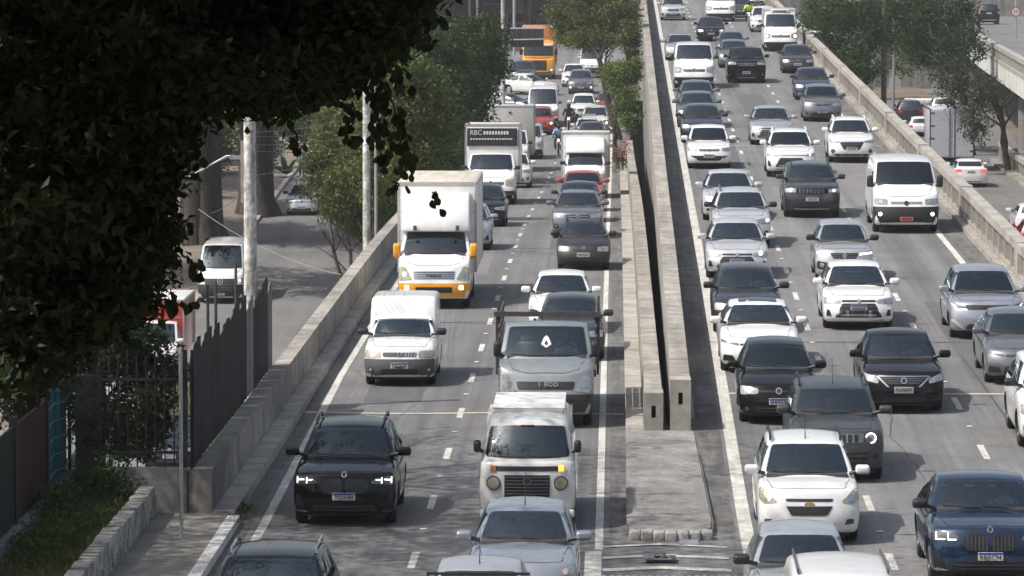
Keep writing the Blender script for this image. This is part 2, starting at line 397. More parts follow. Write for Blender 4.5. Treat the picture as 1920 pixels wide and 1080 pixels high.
    if windows:                                  # hollow cabin: inner room and window openings cut out
        bm.free(); cabm = tm
        inner = boxgrid(np.linspace(-.90, .90, 5), np.linspace(.05, .95, 5), np.linspace(.10, .92, 4), C, 0)
        cut = [inner]
        for poly, axis in windows(veh):
            kb = bmesh.new(); n = len(poly); fr = lambda z: (z - z0) / (h - z0)
            if axis == 'f': A = [(x, -4, z) for x, z in poly]; Bk = [(x, lerp(cyr - .07, tyr, fr(z)) + .26, z) for x, z in poly]
            elif axis == 'r': A = [(x, 12, z) for x, z in poly]; Bk = [(x, lerp(S['rb'], S['ry'], fr(z)) - .26, z) for x, z in poly]
            else: A = [(axis * (hw + 1), y, z) for y, z in poly]; Bk = [(axis * (veh.cabw(z) * .80), y, z) for y, z in poly]
            a = [kb.verts.new(p) for p in A]; c = [kb.verts.new(p) for p in Bk]; kb.faces.new(a); kb.faces.new(c[::-1])
            for i in range(n): kb.faces.new((a[i], c[i], c[(i + 1) % n], a[(i + 1) % n]))
            bmesh.ops.recalc_face_normals(kb, faces=kb.faces); cut.append(kb)
        cms = []
        for kb in cut:
            bmesh.ops.triangulate(kb, faces=kb.faces)
            q = bpy.data.meshes.new('k'); kb.to_mesh(q); kb.free(); q.materials.append(m); q.materials.append(INT)
            for p in q.polygons: p.material_index = 1
            cms.append(q)
        cabm.materials.append(m); cabm.materials.append(INT)
        c2 = cut_mesh(cabm, cms); bm = bmesh.new(); bm.from_mesh(res)
        for f in bm.faces:
            pass
        k0 = len(bm.faces); bm.from_mesh(c2); bm.faces.ensure_lookup_table()
        for i in range(k0, len(bm.faces)):
            if bm.faces[i].material_index == 1: bm.faces[i].material_index = 2
    bm.to_mesh(res); bm.free(); res.name = 'body'
    while len(res.materials) < 2: res.materials.append(BLK)
    if len(res.materials) < 3: res.materials.append(INT)
    shade(res, 42)
    return veh.add('body', res, None)
WHEELS = {}
def wheel(veh, x, y, Rr, wd=.2, rim=None, dual=False):
    rim = rim or RIMD; key = (Rr, wd)
    if key not in WHEELS:
        def lathe(prof, n=28):
            V, F = [], []
            for i in range(n):
                a = 2 * math.pi * i / n
                for px, r in prof: V.append((px, r * math.cos(a), r * math.sin(a)))
            k = len(prof)
            for i in range(n):
                for j in range(k - 1): F.append((i * k + j, i * k + j + 1, ((i + 1) % n) * k + j + 1, ((i + 1) % n) * k + j))
            return V, F
        h = wd / 2
        t = mesh('tyre', *lathe([(-h * .8, Rr * .62), (-h, Rr * .72), (-h * .98, Rr * .9), (-h * .75, Rr * .985), (0, Rr), (h * .75, Rr * .985), (h * .98, Rr * .9), (h, Rr * .72), (h * .8, Rr * .62)]), True, 50)
        V, F = lathe([(h * .82, Rr * .64), (h * .88, Rr * .6), (h * .45, Rr * .56), (h * .40, Rr * .2), (h * .6, Rr * .12), (h * .6, 0.001)])
        bm = bmesh.new(); bm.from_mesh(mesh('t', V, F))
        for i in range(5):
            a = 2 * math.pi * i / 5; d = Vector((0, math.cos(a), math.sin(a))); e = Vector((0, -d.z, d.y))
            p = [d * Rr * .1 + e * .03, d * Rr * .1 - e * .03, d * Rr * .6 - e * .045, d * Rr * .6 + e * .045]
            v = [bm.verts.new(q + Vector((h * .42, 0, 0))) for q in p] + [bm.verts.new(q + Vector((h * .78, 0, 0))) for q in p]
            for q in ((4, 5, 6, 7), (0, 1, 5, 4), (1, 2, 6, 5), (2, 3, 7, 6), (3, 0, 4, 7)): bm.faces.new([v[k] for k in q])
        WHEELS[key] = (t, bm_mesh('rim', bm, 35))
    t, r = WHEELS[key]
    o = bpy.data.objects.new('tyre', t)
    if not t.materials: t.materials.append(TYRE)
    link(o, veh.root); o.location = (x, y, Rr); o.rotation_euler = (0, 0, 0 if x > 0 else math.pi)
    ro = bpy.data.objects.new('rim', r)
    if not r.materials: r.materials.append(RIMD)
    link(ro, o)
    if rim is not RIMD: ro.material_slots[0].link = 'OBJECT'; ro.material_slots[0].material = rim
    return o
def text_mesh(s, size, depth=.004):
    c = bpy.data.curves.new('t', 'FONT'); c.body = s; c.size = size; c.align_x = 'CENTER'; c.align_y = 'CENTER'; c.extrude = depth; c.resolution_u = 2
    me = evaluated(bpy.data.objects.new('tmp', c)); bpy.data.curves.remove(c); return me
def text_on(name, s, size, loc, m, parent, rz=0.0, wide=None):    # lettering that reads from the front (-Y)
    me = text_mesh(s, size); xs = [v.co.x for v in me.vertices]
    k = wide / (max(xs) - min(xs)) if wide else 1.0
    for v in me.vertices: v.co = Vector((v.co.x * k, -v.co.z, v.co.y))
    me.update(); me.materials.clear(); o = obj(name, me, m, parent); o.location = loc; o.rotation_euler = (0, 0, rz); return o
def plate(veh, z, txt=None, blue=True, rear=False, m=None, w=.40, hgt=.13, x=0.0, parent=None):
    y = min(veh.hit(x, z, rear), veh.hit(x, z + .06, rear)) if not rear else max(veh.hit(x, z, rear), veh.hit(x, z + .06, rear))
    sg = -1 if not rear else 1
    y += sg * .012
    p = veh.box('number_plate', x - w / 2, x + w / 2, y - .008, y + .008, z - hgt / 2, z + hgt / 2, m or PLW, bev=.003, seg=1)
    yf = y + sg * .011
    if blue:
        bm = bmesh.new(); bx(bm, x - w / 2 + .003, x + w / 2 - .003, min(yf, yf - sg * .004), max(yf, yf - sg * .004), z + hgt * .22, z + hgt / 2 - .003)
        obj('blue_band', bm_mesh('blue_band', bm), PLB, p)
    zz = z - (.018 if blue else 0)
    if txt: text_on('lettering', txt, hgt * .78, (x, yf, zz), PLT, p, rz=math.pi if rear else 0, wide=w * .84)
    else:
        bm = bmesh.new()
        for i in range(7):
            cx = x + (i - 3) * w * .118; hh = hgt * random.uniform(.2, .28)
            bx(bm, cx - w * .035, cx + w * .035, min(yf, yf - sg * .003), max(yf, yf - sg * .003), zz - hh, zz + hh)
        obj('lettering', bm_mesh('lettering', bm), PLT, p)
    return p
def car(label, style, m, group, face=None, name='car', cat='car', glass=0, mirror=None, rails=None, antenna=False, lamps=LAMP, ptxt=None, pz=.5, pblue=True, pm=None,
        roofm=None, rim=None, wipers=True, seam=True, **over):
    S = dict(BASE); S.update(STY[style]); S.update({k: v for k, v in over.items() if k in S or k in ('body_end', 'gbow')})
    V = Veh(name, label, cat, group); hw = S['w'] / 2; h = S['h']; G = GLS[glass]; see = over.get('see', True); V.windows = []
    def polys(V):
        out = []
        zb, zt = S['hc'] + .035, h - over.get('wtop', .085); mg = over.get('pillar', .085)
        wl = V.cabw(zb) - mg; wt = V.cabw(zt) - mg
        V.wl, V.zb = wl, zb
        out.append(('windscreen', rpoly([(-wl, zb + .012), (-wl * .4, zb - .008), (wl * .4, zb - .008), (wl, zb + .012), (wt, zt - .02), (wt * .45, zt), (-wt * .45, zt), (-wt, zt - .02)], .06), 'f'))
        zs0 = max(S['belt'] + .03, S['hc'])
        yA = lambda z: lerp(S['cy'], S['ty'], (z - S['belt']) / (h - S['belt'])) + .24
        yB = lambda z: lerp(S['rb'], S['ry'], (z - S['belt']) / (h - S['belt'])) - .22
        z1 = h - .13; ym = S.get('body_end') and yB(z1) or lerp(yA(z1), yB(z1), .44)
        V.ym, V.yA, V.zs0 = ym, yA, zs0
        sides = [([(yA(zs0), zs0), (ym - .04, zs0), (ym - .04, z1), (yA(z1), z1)], 'side_window')]
        if over.get('rearw', style not in ('van', 'cab')): sides.append(([(ym + .04, zs0), (yB(zs0), zs0), (yB(z1), z1), (ym + .04, z1)], 'rear_side_window'))
        if style == 'van': sides[0] = ([(yA(zs0) + .02, zs0), (yA(zs0) + .95, zs0), (yA(zs0) + .95, z1 - .25), (yA(z1 - .25), z1 - .25)], 'side_window')
        for sg in (-1, 1):
            for pl, nm in sides: out.append((nm, rpoly(pl, .05), sg))
        if style not in ('van', 'cab'):
            out.append(('rear_window', rpoly([(-V.cabw(zs0 + .08) + .14, zs0 + .08), (V.cabw(zs0 + .08) - .14, zs0 + .08), (V.cabw(z1) - .12, z1), (-V.cabw(z1) + .12, z1)], .06), 'r'))
        V.windows = out
        def shrink(p, k=.982):
            cx = sum(q[0] for q in p) / len(p); cz = sum(q[1] for q in p) / len(p); return [(cx + (x - cx) * k, cz + (z - cz) * k) for x, z in p]
        return [(shrink(p), ax) for nm, p, ax in out]
    b = body(V, S, m, polys if see else None)
    if not see: polys(V)
    for nm, p, ax in V.windows:
        if ax == 'f': ws = V.patch(nm, p, G if see else GLO, nu=14, nv=7, off=.005, skirt=.004)
        elif ax == 'r': V.patch(nm, p, G if see else GLO, sign=-1, nu=8, nv=4, skirt=.004)
        else: V.patch(nm, p, G if see else GLO, axis='x', sign=ax, nu=6, nv=3, off=.004, skirt=.004)
    wl, zb, ym, yA, zs0 = V.wl, V.zb, V.ym, V.yA, V.zs0
    if wipers:
        for x0, x1 in ((-wl * .85, -wl * .05), (-wl * .02, wl * .75)):
            V.patch('wiper', [(x0, zb + .055), (x0, zb + .035), (x1, zb + .012), (x1, zb + .032)], BLK, nu=5, nv=1, off=.018, parent=ws)
    if see:
        zf_ = max(S['belt'], S['hc']) - .0; wi = V.cabw(zf_) * .86; y0, y1 = S['cy'] + .12, (S['rb'] - .22 if style != 'van' else S['cy'] + 2.2)
        V.box('dashboard', -wi, wi, y0 - .02, y0 + .5, zf_ - .1, zf_ + .055, INT, bev=.03); V.box('cabin_floor', -wi, wi, y0 + .501, y1, zf_ - .1, zf_ + .025, INT)
        sy = y0 + .95 if not S.get('body_end') else min(y0 + .75, S['ry'] - .35); st = min(zf_ + .44, h - .13); sm = SEAT[hash(label) % 3]
        for sx in (-1, 1):
            o = V.box('seat', sx * wi * .5 - .23, sx * wi * .5 + .23, sy, sy + .14, zf_ - .05, st - .16, sm, bev=.06, seg=3); box('headrest', sx * wi * .5 - .13, sx * wi * .5 + .13, sy + .02, sy + .12, st - .155, st, sm, o, bev=.04, seg=3)
            if style in ('hatch', 'sedan', 'suv', 'mpv') and S['ry'] - sy > 1.2:
                o2 = V.box('rear_seat', sx * wi * .5 - .26, sx * wi * .5 + .26, sy + .85, sy + .99, zf_ - .05, st - .22, sm, bev=.05); box('headrest', sx * wi * .5 - .12, sx * wi * .5 + .12, sy + .87, sy + .97, st - .215, st - .06, sm, o2, bev=.04)
        V.seat = (wi * .5, sy, st, zf_)
        bm = bmesh.new(); cx_, cz_, n = wi * .5, zf_ + .09, 16
        path_bm(bm, [(cx_ + .18 * math.cos(2 * math.pi * i / n), y0 + .58 - .06 * math.sin(2 * math.pi * i / n), cz_ + .16 * math.sin(2 * math.pi * i / n)) for i in range(n + 1)], .016, 6); V.add('steering_wheel', bm_mesh('steering_wheel', bm, 60), BLK)
        V.box('inside_mirror', -.12, .12, S['ty'] - .12, S['ty'] - .09, h - .22, h - .15, BLK, bev=.012)
    if seam:
        y0, y1 = -S['fo'] + .26, S['cy'] - .03
        if y1 - y0 > .35:
            gp = [(-hw * .70 - .009, y0 + .077), (-hw * .4, y0 - .010), (hw * .4, y0 - .010), (hw * .70 + .009, y0 + .077), (hw * .80 + .009, y1), (-hw * .80 - .009, y1)]
            hp = V.patch('hood_gap', rpoly(gp, .05), BLK, axis='z', nu=10, nv=5, off=.0035, skirt=.004)
            V.patch('hood', rpoly([(-hw * .70, y0 + .08), (-hw * .4, y0), (hw * .4, y0), (hw * .70, y0 + .08), (hw * .80, y1), (-hw * .80, y1)], .05), m, axis='z', nu=10, nv=5, off=.006, skirt=.004)
        for sg in (-1, 1):
            ys = yA(S['belt'])
            V.patch('door_gap', rpoly([(ys - .062, S['clr'] + .148), (ym + .012, S['clr'] + .148), (ym + .012, zs0 - .038), (ys - .132, zs0 - .038)], .05), BLK, axis='x', sign=sg, nu=5, nv=3, off=.004, skirt=.004)
            V.patch('door', rpoly([(ys - .05, S['clr'] + .16), (ym, S['clr'] + .16), (ym, zs0 - .05), (ys - .12, zs0 - .05)], .05), m, axis='x', sign=sg, nu=5, nv=3, off=.007, skirt=.004)
    # mirrors
    mm = mirror or m; mz = S['hc'] + over.get('mz', .115); my = yA(S['hc']) - .10; mw = over.get('mw', .245); mh = over.get('mh', .165)
    for sg in (-1, 1):
        x0 = V.cabw(mz) if style not in ('van', 'cab') else hw * .97
        bm = bmesh.new(); xa, xb = sorted((sg * (hw - .05), sg * (hw - .05 + mw)))
        bx(bm, xa, xb, my - .06, my + .07, mz - mh / 2, mz + mh / 2, min(.05, mh * .3), 3)
        for v in bm.verts:
            if v.co.y < my: v.co.z = mz + (v.co.z - mz) * .8
        o = V.add('mirror', bm_mesh('mirror', bm, 45), mm)
        bm = bmesh.new(); tube_bm(bm, (sg * (x0 - .06), my + .02, mz - mh * .45), (sg * (hw + .0), my, mz - mh * .2), .035, n=6)
        obj('mirror_arm', bm_mesh('mirror_arm', bm, 45), BLK, o)
    # wheels
    wd = over.get('tyre', .2)
    for yy in (0, S['wb']):
        for sg in (-1, 1): wheel(V, sg * (hw - wd / 2 - .035), yy, S['R'], wd, rim)
    # underside in shadow
    V.box('underbody', -hw * .8, hw * .8, -S['fo'] + .3, S['wb'] + S['ro'] - .3, S['clr'] - .03, S['clr'] + .15, BLK)
    if rails:
        for sg in (-1, 1):
            ya, yb = S['ty'] + .15, S['ry'] - .15; x = sg * hw * S['top'] * .93
            path('roof_rail', [(x, ya, h - .04), (x, ya + .1, h + .03), (x, lerp(ya, yb, .5), h + .045), (x, yb - .1, h + .03), (x, yb, h - .05)], .022, rails, V.root, 6)
    if antenna: path('antenna', [(0, S['ty'] + .22, h - .03), (0, S['ty'] + .3, h + .12), (0, S['ty'] + .5, h + .45)], [.012, .006, .004], BLK, V.root, 5)
    if roofm: V.patch('roof_panel', rpoly([(-hw * .48, S['ty'] + .15), (hw * .48, S['ty'] + .15), (hw * .48, S['ry'] - .25), (-hw * .48, S['ry'] - .25)], .08), roofm, axis='z', nu=6, nv=4, off=.004)
    V.hw = hw; V.plate_at = pz
    if face: face(V, lamps, m)
    else: face_plain(V, lamps, m)
    if pz: plate(V, pz, ptxt, pblue, m=pm)
    return V
# ------------------------------------------------------------------ faces
def pair(V, name, poly, m, off=.008, nu=6, nv=3, child=None):
    r = []
    for p in (poly, mir(poly)):
        o = V.patch(name, p, m, nu=nu, nv=nv, off=off)
        if child: V.patch(child[0], child[1] if p is poly else mir(child[1]), child[2], nu=4, nv=2, off=off + .008, parent=o)
        r.append(o)
    return r
def head(V, xi, xo, a0, a1, b0, b1, m, bulb=DRL, bulbm=True, r=.04, lit=None):
    hw = V.hw; pl = rpoly([(xi * hw, a0), (xo * hw, b0), (xo * hw, b1), (xi * hw, a1)], r)
    cx, cz = lerp(xi, xo, .5) * hw, (a0 + a1 + b0 + b1) / 4; rr = min(.06, (a1 - a0 + b1 - b0) * .19)
    return pair(V, 'headlight', pl, m, child=('bulb', circ(cx, cz, rr, 10), lit or CHR))
def trap(V, name, wt, zt, wb, zb, m, r=.04, off=.005, nv=3, slats=0, sm=None):
    hw = V.hw; o = V.patch(name, rpoly([(-wb * hw, zb), (wb * hw, zb), (wt * hw, zt), (-wt * hw, zt)], r), m, nu=10, nv=nv, off=off)
    for i in range(slats):
        t = (i + .7) / (slats + .4); z = lerp(zb, zt, t); w_ = lerp(wb, wt, t) * hw * .95
        V.patch('slat', [(-w_, z - .008), (w_, z - .008), (w_, z + .008), (-w_, z + .008)], sm or GRY, nu=8, nv=1, off=off + .012, parent=o)
    return o
def badge(V, z, r=.055, m=None, ring=True, x=0.0):
    o = V.patch('badge', circ(x, z, r, 14), m or CHR, nu=8, nv=3, off=.02)
    if ring: V.patch('badge_centre', circ(x, z, r * .68, 12), BLK, nu=6, nv=2, off=.026, parent=o)
    return o
def face_plain(V, lamps, m):
    H = V.S['hl']; head(V, .52, .93, H - .16, H - .03, H - .17, H + .0, lamps)
    trap(V, 'grille', .42, H - .05, .38, H - .13, BLK, slats=1); trap(V, 'intake', .55, .42, .62, .27, BLK, slats=1); badge(V, H - .06, .045)
    pair(V, 'fog_lamp', circ(V.hw * .78, .38, .05, 10), BLK)
def face_big(V, lamps, m):      # wide dark trapezoid grille below a slim bar, almond lamps
    H = V.S['hl']; head(V, .50, .95, H - .13, H - .05, H - .17, H + .0, lamps, lit=V.lit if hasattr(V, 'lit') else None)
    trap(V, 'upper_grille', .48, H - .05, .48, H - .10, BLK); trap(V, 'grille', .46, H - .13, .66, .33, BLK, slats=3)
    trap(V, 'bumper_lip', .70, .285, .72, .255, CHR); badge(V, H - .07, .045, CHR, False)
    pair(V, 'fog_lamp', rpoly([(V.hw * .76, .36), (V.hw * .90, .36), (V.hw * .88, .52), (V.hw * .80, .50)], .02), BLK)
def face_suv(V, lamps, m):
    H = V.S['hl']; head(V, .52, .95, H - .17, H - .05, H - .19, H - .0, lamps); trap(V, 'grille', .48, H - .07, .42, H - .25, BLK, slats=2, sm=CHR)
    trap(V, 'intake', .52, .50, .62, .33, BLK, slats=1); trap(V, 'skid_plate', .5, .31, .48, .26, STEEL); badge(V, H - .12, .055)
    pair(V, 'fog_lamp', rpoly([(V.hw * .72, .38), (V.hw * .9, .38), (V.hw * .9, .52), (V.hw * .76, .52)], .03), BLK, child=('bulb', circ(V.hw * .82, .45, .03, 8), CHR))
def face_bmw(V, lamps, m, big=False):
    H = V.S['hl']; hw = V.hw
    for p in (1, -1):
        q = [(.50 * hw, H - .15), (.93 * hw, H - .19), (.94 * hw, H - .02), (.56 * hw, H - .07)]
        o = V.patch('headlight', rpoly(q if p > 0 else mir(q), .03), LAMPD, nu=7, nv=3, off=.008)
        for a, b in ((.56, .70), (.74, .89)) if big else ((.60, .72), (.76, .90)):
            L = [(a * hw, H - .10), (b * hw, H - .112), (b * hw, H - .094), (a * hw, H - .082)] if not big else [(a * hw, H - .165), (b * hw, H - .17), (b * hw, H - .153), (a * hw, H - .148)]
            V.patch('lamp_strip', L if p > 0 else mir(L), DRL, nu=3, nv=1, off=.018, parent=o)
            L2 = [(b * hw - .018, H - .155), (b * hw, H - .155), (b * hw, H - .055), (b * hw - .018, H - .055)]
            V.patch('lamp_strip', L2 if p > 0 else mir(L2), DRL, nu=1, nv=3, off=.018, parent=o)
    for sg in (1, -1):
        q = rpoly([(.025, H - .33), (.36 * hw, H - .33), (.47 * hw, H - .22), (.42 * hw, H - .075), (.05, H - .06)], .06)
        o = V.patch('kidney_grille', q if sg > 0 else mir(q), BLK, nu=8, nv=4, off=.014)
        for i in range(6):
            x = .05 + i * .06; b = [(x, H - .32), (x + .012, H - .32), (x + .012, H - .085), (x, H - .085)]
            V.patch('grille_bar', b if sg > 0 else mir(b), GRY if big else PDG, nu=1, nv=3, off=.024, parent=o)
    badge(V, H + .0, .045, CHR)
    trap(V, 'intake', .58, .42, .66, .28, BLK, slats=2)
    pair(V, 'side_intake', rpoly([(.72 * hw, .28), (.92 * hw, .30), (.92 * hw, .58), (.84 * hw, .58)], .03), BLK)
    pair(V, 'bumper_trim', [(.70 * hw, .27), (.9 * hw, .28), (.9 * hw, .30), (.70 * hw, .295)], CHR, off=.014)
def face_x4(V, lamps, m): face_bmw(V, lamps, m, True)
def face_jeep(V, lamps, m, rnd=False):
    H = V.S['hl']; hw = V.hw
    g = trap(V, 'grille', .56, H - .03, .54, H - .20, PG if rnd else PB, off=.008)
    for i in range(7):
        x = (i - 3) * .118; V.patch('grille_slot', rpoly([(x - .035, H - .185), (x + .035, H - .185), (x + .042, H - .05), (x - .042, H - .05)], .015), BLK, nu=2, nv=2, off=.016, parent=g)
        V.patch('slot_surround', [(x - .05, H - .195), (x - .042, H - .195), (x - .046, H - .045), (x - .054, H - .045)], STEEL if rnd else CHR, nu=1, nv=2, off=.02, parent=g)
    if rnd:
        for sg in (1, -1):
            o = V.patch('headlight', circ(sg * hw * .70, H - .115, .105, 20), LAMPD, nu=8, nv=4, off=.012)
            bm = bmesh.new(); y = V.hit(sg * hw * .70, H - .115) - .03
            pts = [(sg * hw * .70 + .09 * math.cos(a), y, H - .115 + .09 * math.sin(a)) for a in [R(-65 + 310 * i / 20 - 60) for i in range(21)]]
            path('lamp_ring', pts, .014, DRL, o, 6)
    else: head(V, .56, .95, H - .15, H - .06, H - .17, H - .03, lamps, lit=DRL)
    trap(V, 'intake', .66, .60, .60, .36, BLK, slats=2); trap(V, 'bumper_lip', .62, .31, .6, .285, CHR if not rnd else GRY)
    pair(V, 'fog_lamp', circ(V.hw * .80, .52, .05, 12), BLK)
def face_renegade(V, lamps, m): face_jeep(V, lamps, m, True)
def face_vw(V, lamps, m):
    H = V.S['hl']; head(V, .50, .94, H - .15, H - .05, H - .18, H - .0, LAMP, lit=CHR); trap(V, 'grille', .5, H - .08, .48, H - .12, BLK)
    badge(V, H - .09, .065); trap(V, 'intake', .55, .40, .62, .26, BLK, slats=2); pair(V, 'fog_lamp', circ(V.hw * .78, .34, .045, 10), GRY)
def face_versa(V, lamps, m):
    H = V.S['hl']; hw = V.hw; head(V, .60, .97, H - .20, H - .10, H - .14, H + .02, LAMP)
    trap(V, 'grille', .60, H - .06, .34, H - .22, BLK, slats=3)
    for sg in (1, -1):
        q = [(.34 * hw, H - .26), (.40 * hw, H - .26), (.66 * hw, H - .05), (.60 * hw, H - .05)]; V.patch('chrome_bar', q if sg > 0 else mir(q), CHR, nu=4, nv=2, off=.016)
    V.patch('chrome_bar', [(-.58 * hw, H - .055), (.58 * hw, H - .055), (.60 * hw, H - .035), (-.60 * hw, H - .035)], CHR, nu=8, nv=1, off=.014)
    badge(V, H - .13, .065); trap(V, 'intake', .50, .36, .58, .25, BLK)
    pair(V, 'fog_lamp', rpoly([(.74 * hw, .3), (.9 * hw, .3), (.9 * hw, .42), (.78 * hw, .38)], .02), BLK)
def face_spin(V, lamps, m):
    H = V.S['hl']; hw = V.hw
    pair(V, 'headlight', rpoly([(.60 * hw, H - .17), (.86 * hw, H - .21), (.97 * hw, H - .12), (.95 * hw, H + .05), (.86 * hw, H + .03)], .05), LAMPY, nu=8, nv=4, child=('bulb', circ(.79 * hw, H - .10, .06, 12), CHR))
    o = trap(V, 'upper_grille', .47, H - .10, .46, H - .155, CHR, r=.03); V.patch('grille_mesh', rpoly([(-.44 * hw, H - .148), (.44 * hw, H - .148), (.45 * hw, H - .108), (-.45 * hw, H - .108)], .02), BLK, nu=8, nv=1, off=.012, parent=o)
    o = trap(V, 'lower_grille', .47, H - .22, .36, H - .39, CHR, r=.04); V.patch('grille_mesh', rpoly([(-.345 * hw, H - .38), (.345 * hw, H - .38), (.45 * hw, H - .23), (-.45 * hw, H - .23)], .03), BLK, nu=8, nv=2, off=.012, parent=o)
    bt = V.patch('bow_tie_badge', [(-.09, H - .205), (-.04, H - .205), (-.04, H - .215), (.04, H - .215), (.04, H - .205), (.09, H - .205), (.075, H - .17), (.04, H - .17), (.04, H - .16), (-.04, H - .16), (-.04, H - .17), (-.075, H - .17)], mat('gold badge', (.5, .34, .08), .3, .8), nu=10, nv=1, off=.02)
    pair(V, 'fog_lamp', rpoly([(.68 * hw, .36), (.86 * hw, .38), (.86 * hw, .46), (.72 * hw, .46)], .02), GRY)
    trap(V, 'intake', .5, .36, .54, .26, BLK, slats=1)
def face_byd(V, lamps, m):
    H = V.S['hl']; hw = V.hw
    trap(V, 'nose_panel', .60, H - .04, .56, H - .15, BLK)
    for sg in (1, -1):
        q = [(.54 * hw, H - .16), (.80 * hw, H - .17), (.97 * hw, H + .0), (.90 * hw, H - .0), (.60 * hw, H - .07)]
        o = V.patch('headlight', rpoly(q if sg > 0 else mir(q), .03), LAMPD, nu=7, nv=3, off=.01)
        L = [(.54 * hw, H - .165), (.80 * hw, H - .175), (.955 * hw, H - .02), (.92 * hw, H - .02), (.78 * hw, H - .14), (.56 * hw, H - .13)]; V.patch('lamp_strip', L if sg > 0 else mir(L), DRL, nu=6, nv=1, off=.02, parent=o)
        q = [(.58 * hw, .27), (.66 * hw, .27), (.96 * hw, .46), (.96 * hw, .50), (.88 * hw, .49)]; V.patch('bumper_blade', q if sg > 0 else mir(q), PLGY, nu=6, nv=2, off=.02)
    text_on('badge_lettering', 'BYD', .07, (0, V.hit(0, H - .095) - .014, H - .095), CHR, V.root, wide=.2)
    trap(V, 'intake', .50, .40, .60, .27, BLK, slats=2)
def face_ka(V, lamps, m):
    H = V.S['hl']; hw = V.hw; head(V, .58, .95, H - .15, H - .10, H - .13, H + .05, LAMP, lit=mat('amber bulb', (.75, .55, .45), .2, .3, 1.0))
    o = trap(V, 'grille', .44, H - .15, .30, H - .33, BLK, r=.07, slats=4, sm=CHR); trap(V, 'intake', .5, .36, .55, .27, BLK)
    pair(V, 'bumper_trim', [(.72 * hw, .44), (.88 * hw, .44), (.88 * hw, .40), (.84 * hw, .36), (.83 * hw, .42)], BLK, off=.012)
def face_fior(V, lamps, m):
    H = V.S['hl']; hw = V.hw
    head(V, .52, .96, H - .19, H - .04, H - .21, H - .03, LAMPY, r=.05); trap(V, 'bumper', .97, H - .22, .99, .22, GRY, off=.02, nv=5)
    g = trap(V, 'grille', .48, H - .07, .46, H - .17, GRY, slats=0); badge(V, H - .11, .05)
    for i in range(4): V.patch('grille_rib', [(.12 + i * .07, H - .16), (.15 + i * .07, H - .16), (.16 + i * .07, H - .08), (.13 + i * .07, H - .08)], CHR, nu=1, nv=1, off=.014, parent=g)
    trap(V, 'intake', .52, .42, .50, .30, BLK, off=.026); pair(V, 'fog_lamp', circ(hw * .80, .40, .06, 12), BLK, off=.028, child=('bulb', circ(hw * .80, .40, .04, 10), LAMP))
def face_uno(V, lamps, m):
    H = V.S['hl']; hw = V.hw; head(V, .55, .95, H - .15, H - .04, H - .17, H - .02, LAMP, r=.05); trap(V, 'grille', .48, H - .08, .44, H - .16, GRY); badge(V, H - .12, .05)
    trap(V, 'lower_trim', .85, .50, .45, .32, BLK, slats=1); 
def face_kwid(V, lamps, m):
    H = V.S['hl']; hw = V.hw; pair(V, 'headlight', [(.50 * hw, H - .12), (.94 * hw, H - .09), (.94 * hw, H - .05), (.50 * hw, H - .07)], DRL, off=.012)
    trap(V, 'grille', .50, H - .06, .38, H - .21, BLK, slats=2); b = V.patch('badge', [(0, H - .22), (.06, H - .13), (0, H - .04), (-.06, H - .13)], CHR, nu=6, nv=2, off=.02); V.patch('badge_centre', [(0, H - .17), (.026, H - .13), (0, H - .09), (-.026, H - .13)], BLK, nu=4, nv=1, off=.028, parent=b)
    pair(V, 'fog_surround', rpoly([(.60 * hw, .36), (.93 * hw, .40), (.93 * hw, .60), (.58 * hw, .57)], .04), BLK, child=('headlight', circ(.76 * hw, .49, .06, 12), LAMP)); trap(V, 'intake', .45, .38, .5, .28, BLK)
def face_civic(V, lamps, m):
    H = V.S['hl']; hw = V.hw; pair(V, 'headlight', rpoly([(.52 * hw, H - .12), (.95 * hw, H - .06), (.96 * hw, H - .0), (.52 * hw, H - .075)], .02), LAMPD)
    trap(V, 'upper_grille', .50, H - .075, .50, H - .12, BLK); pair(V, 'side_intake', rpoly([(.60 * hw, .30), (.92 * hw, .30), (.90 * hw, .44), (.66 * hw, .42)], .03), BLK); trap(V, 'intake', .5, .44, .56, .28, BLK, slats=2); badge(V, H - .10, .05)
def face_wrv(V, lamps, m):
    H = V.S['hl']; hw = V.hw; head(V, .52, .95, H - .12, H - .06, H - .14, H - .0, LAMP); trap(V, 'grille', .52, H - .11, .34, H - .38, BLK, slats=2); trap(V, 'chrome_bar', .5, H - .07, .5, H - .11, CHR, off=.012)
    pair(V, 'fog_lamp', circ(hw * .80, .46, .075, 14), BLK, child=('bulb', circ(hw * .80, .46, .045, 10), GRY)); trap(V, 'intake', .88, .36, .60, .26, BLK); trap(V, 'skid_plate', .42, .30, .42, .25, STEEL, off=.012)
def face_tracker(V, lamps, m):
    H = V.S['hl']; hw = V.hw; head(V, .55, .95, H - .12, H - .07, H - .13, H - .01, LAMP, lit=DRL); trap(V, 'upper_bar', .55, H - .07, .54, H - .11, CHR); trap(V, 'grille', .44, H - .18, .64, .40, BLK, slats=3)
    pair(V, 'side_intake', rpoly([(.78 * hw, .42), (.92 * hw, .42), (.92 * hw, .62), (.86 * hw, .62)], .02), BLK); trap(V, 'skid_plate', .66, .33, .62, .27, STEEL)
def face_vanb(V, lamps, m):     # van with dark lower bumper
    H = V.S['hl']; hw = V.hw; trap(V, 'bumper', .985, H - .20, .99, .27, BLK, off=.02, nv=5); head(V, .56, .95, H - .14, H + .02, H - .14, H + .06, lamps)
    trap(V, 'grille', .5, H - .03, .48, H - .13, m, slats=2, sm=GRY); badge(V, H - .09, .07, BLK, False)
    pair(V, 'fog_lamp', circ(hw * .78, .60, .06, 12), DRL, off=.03)
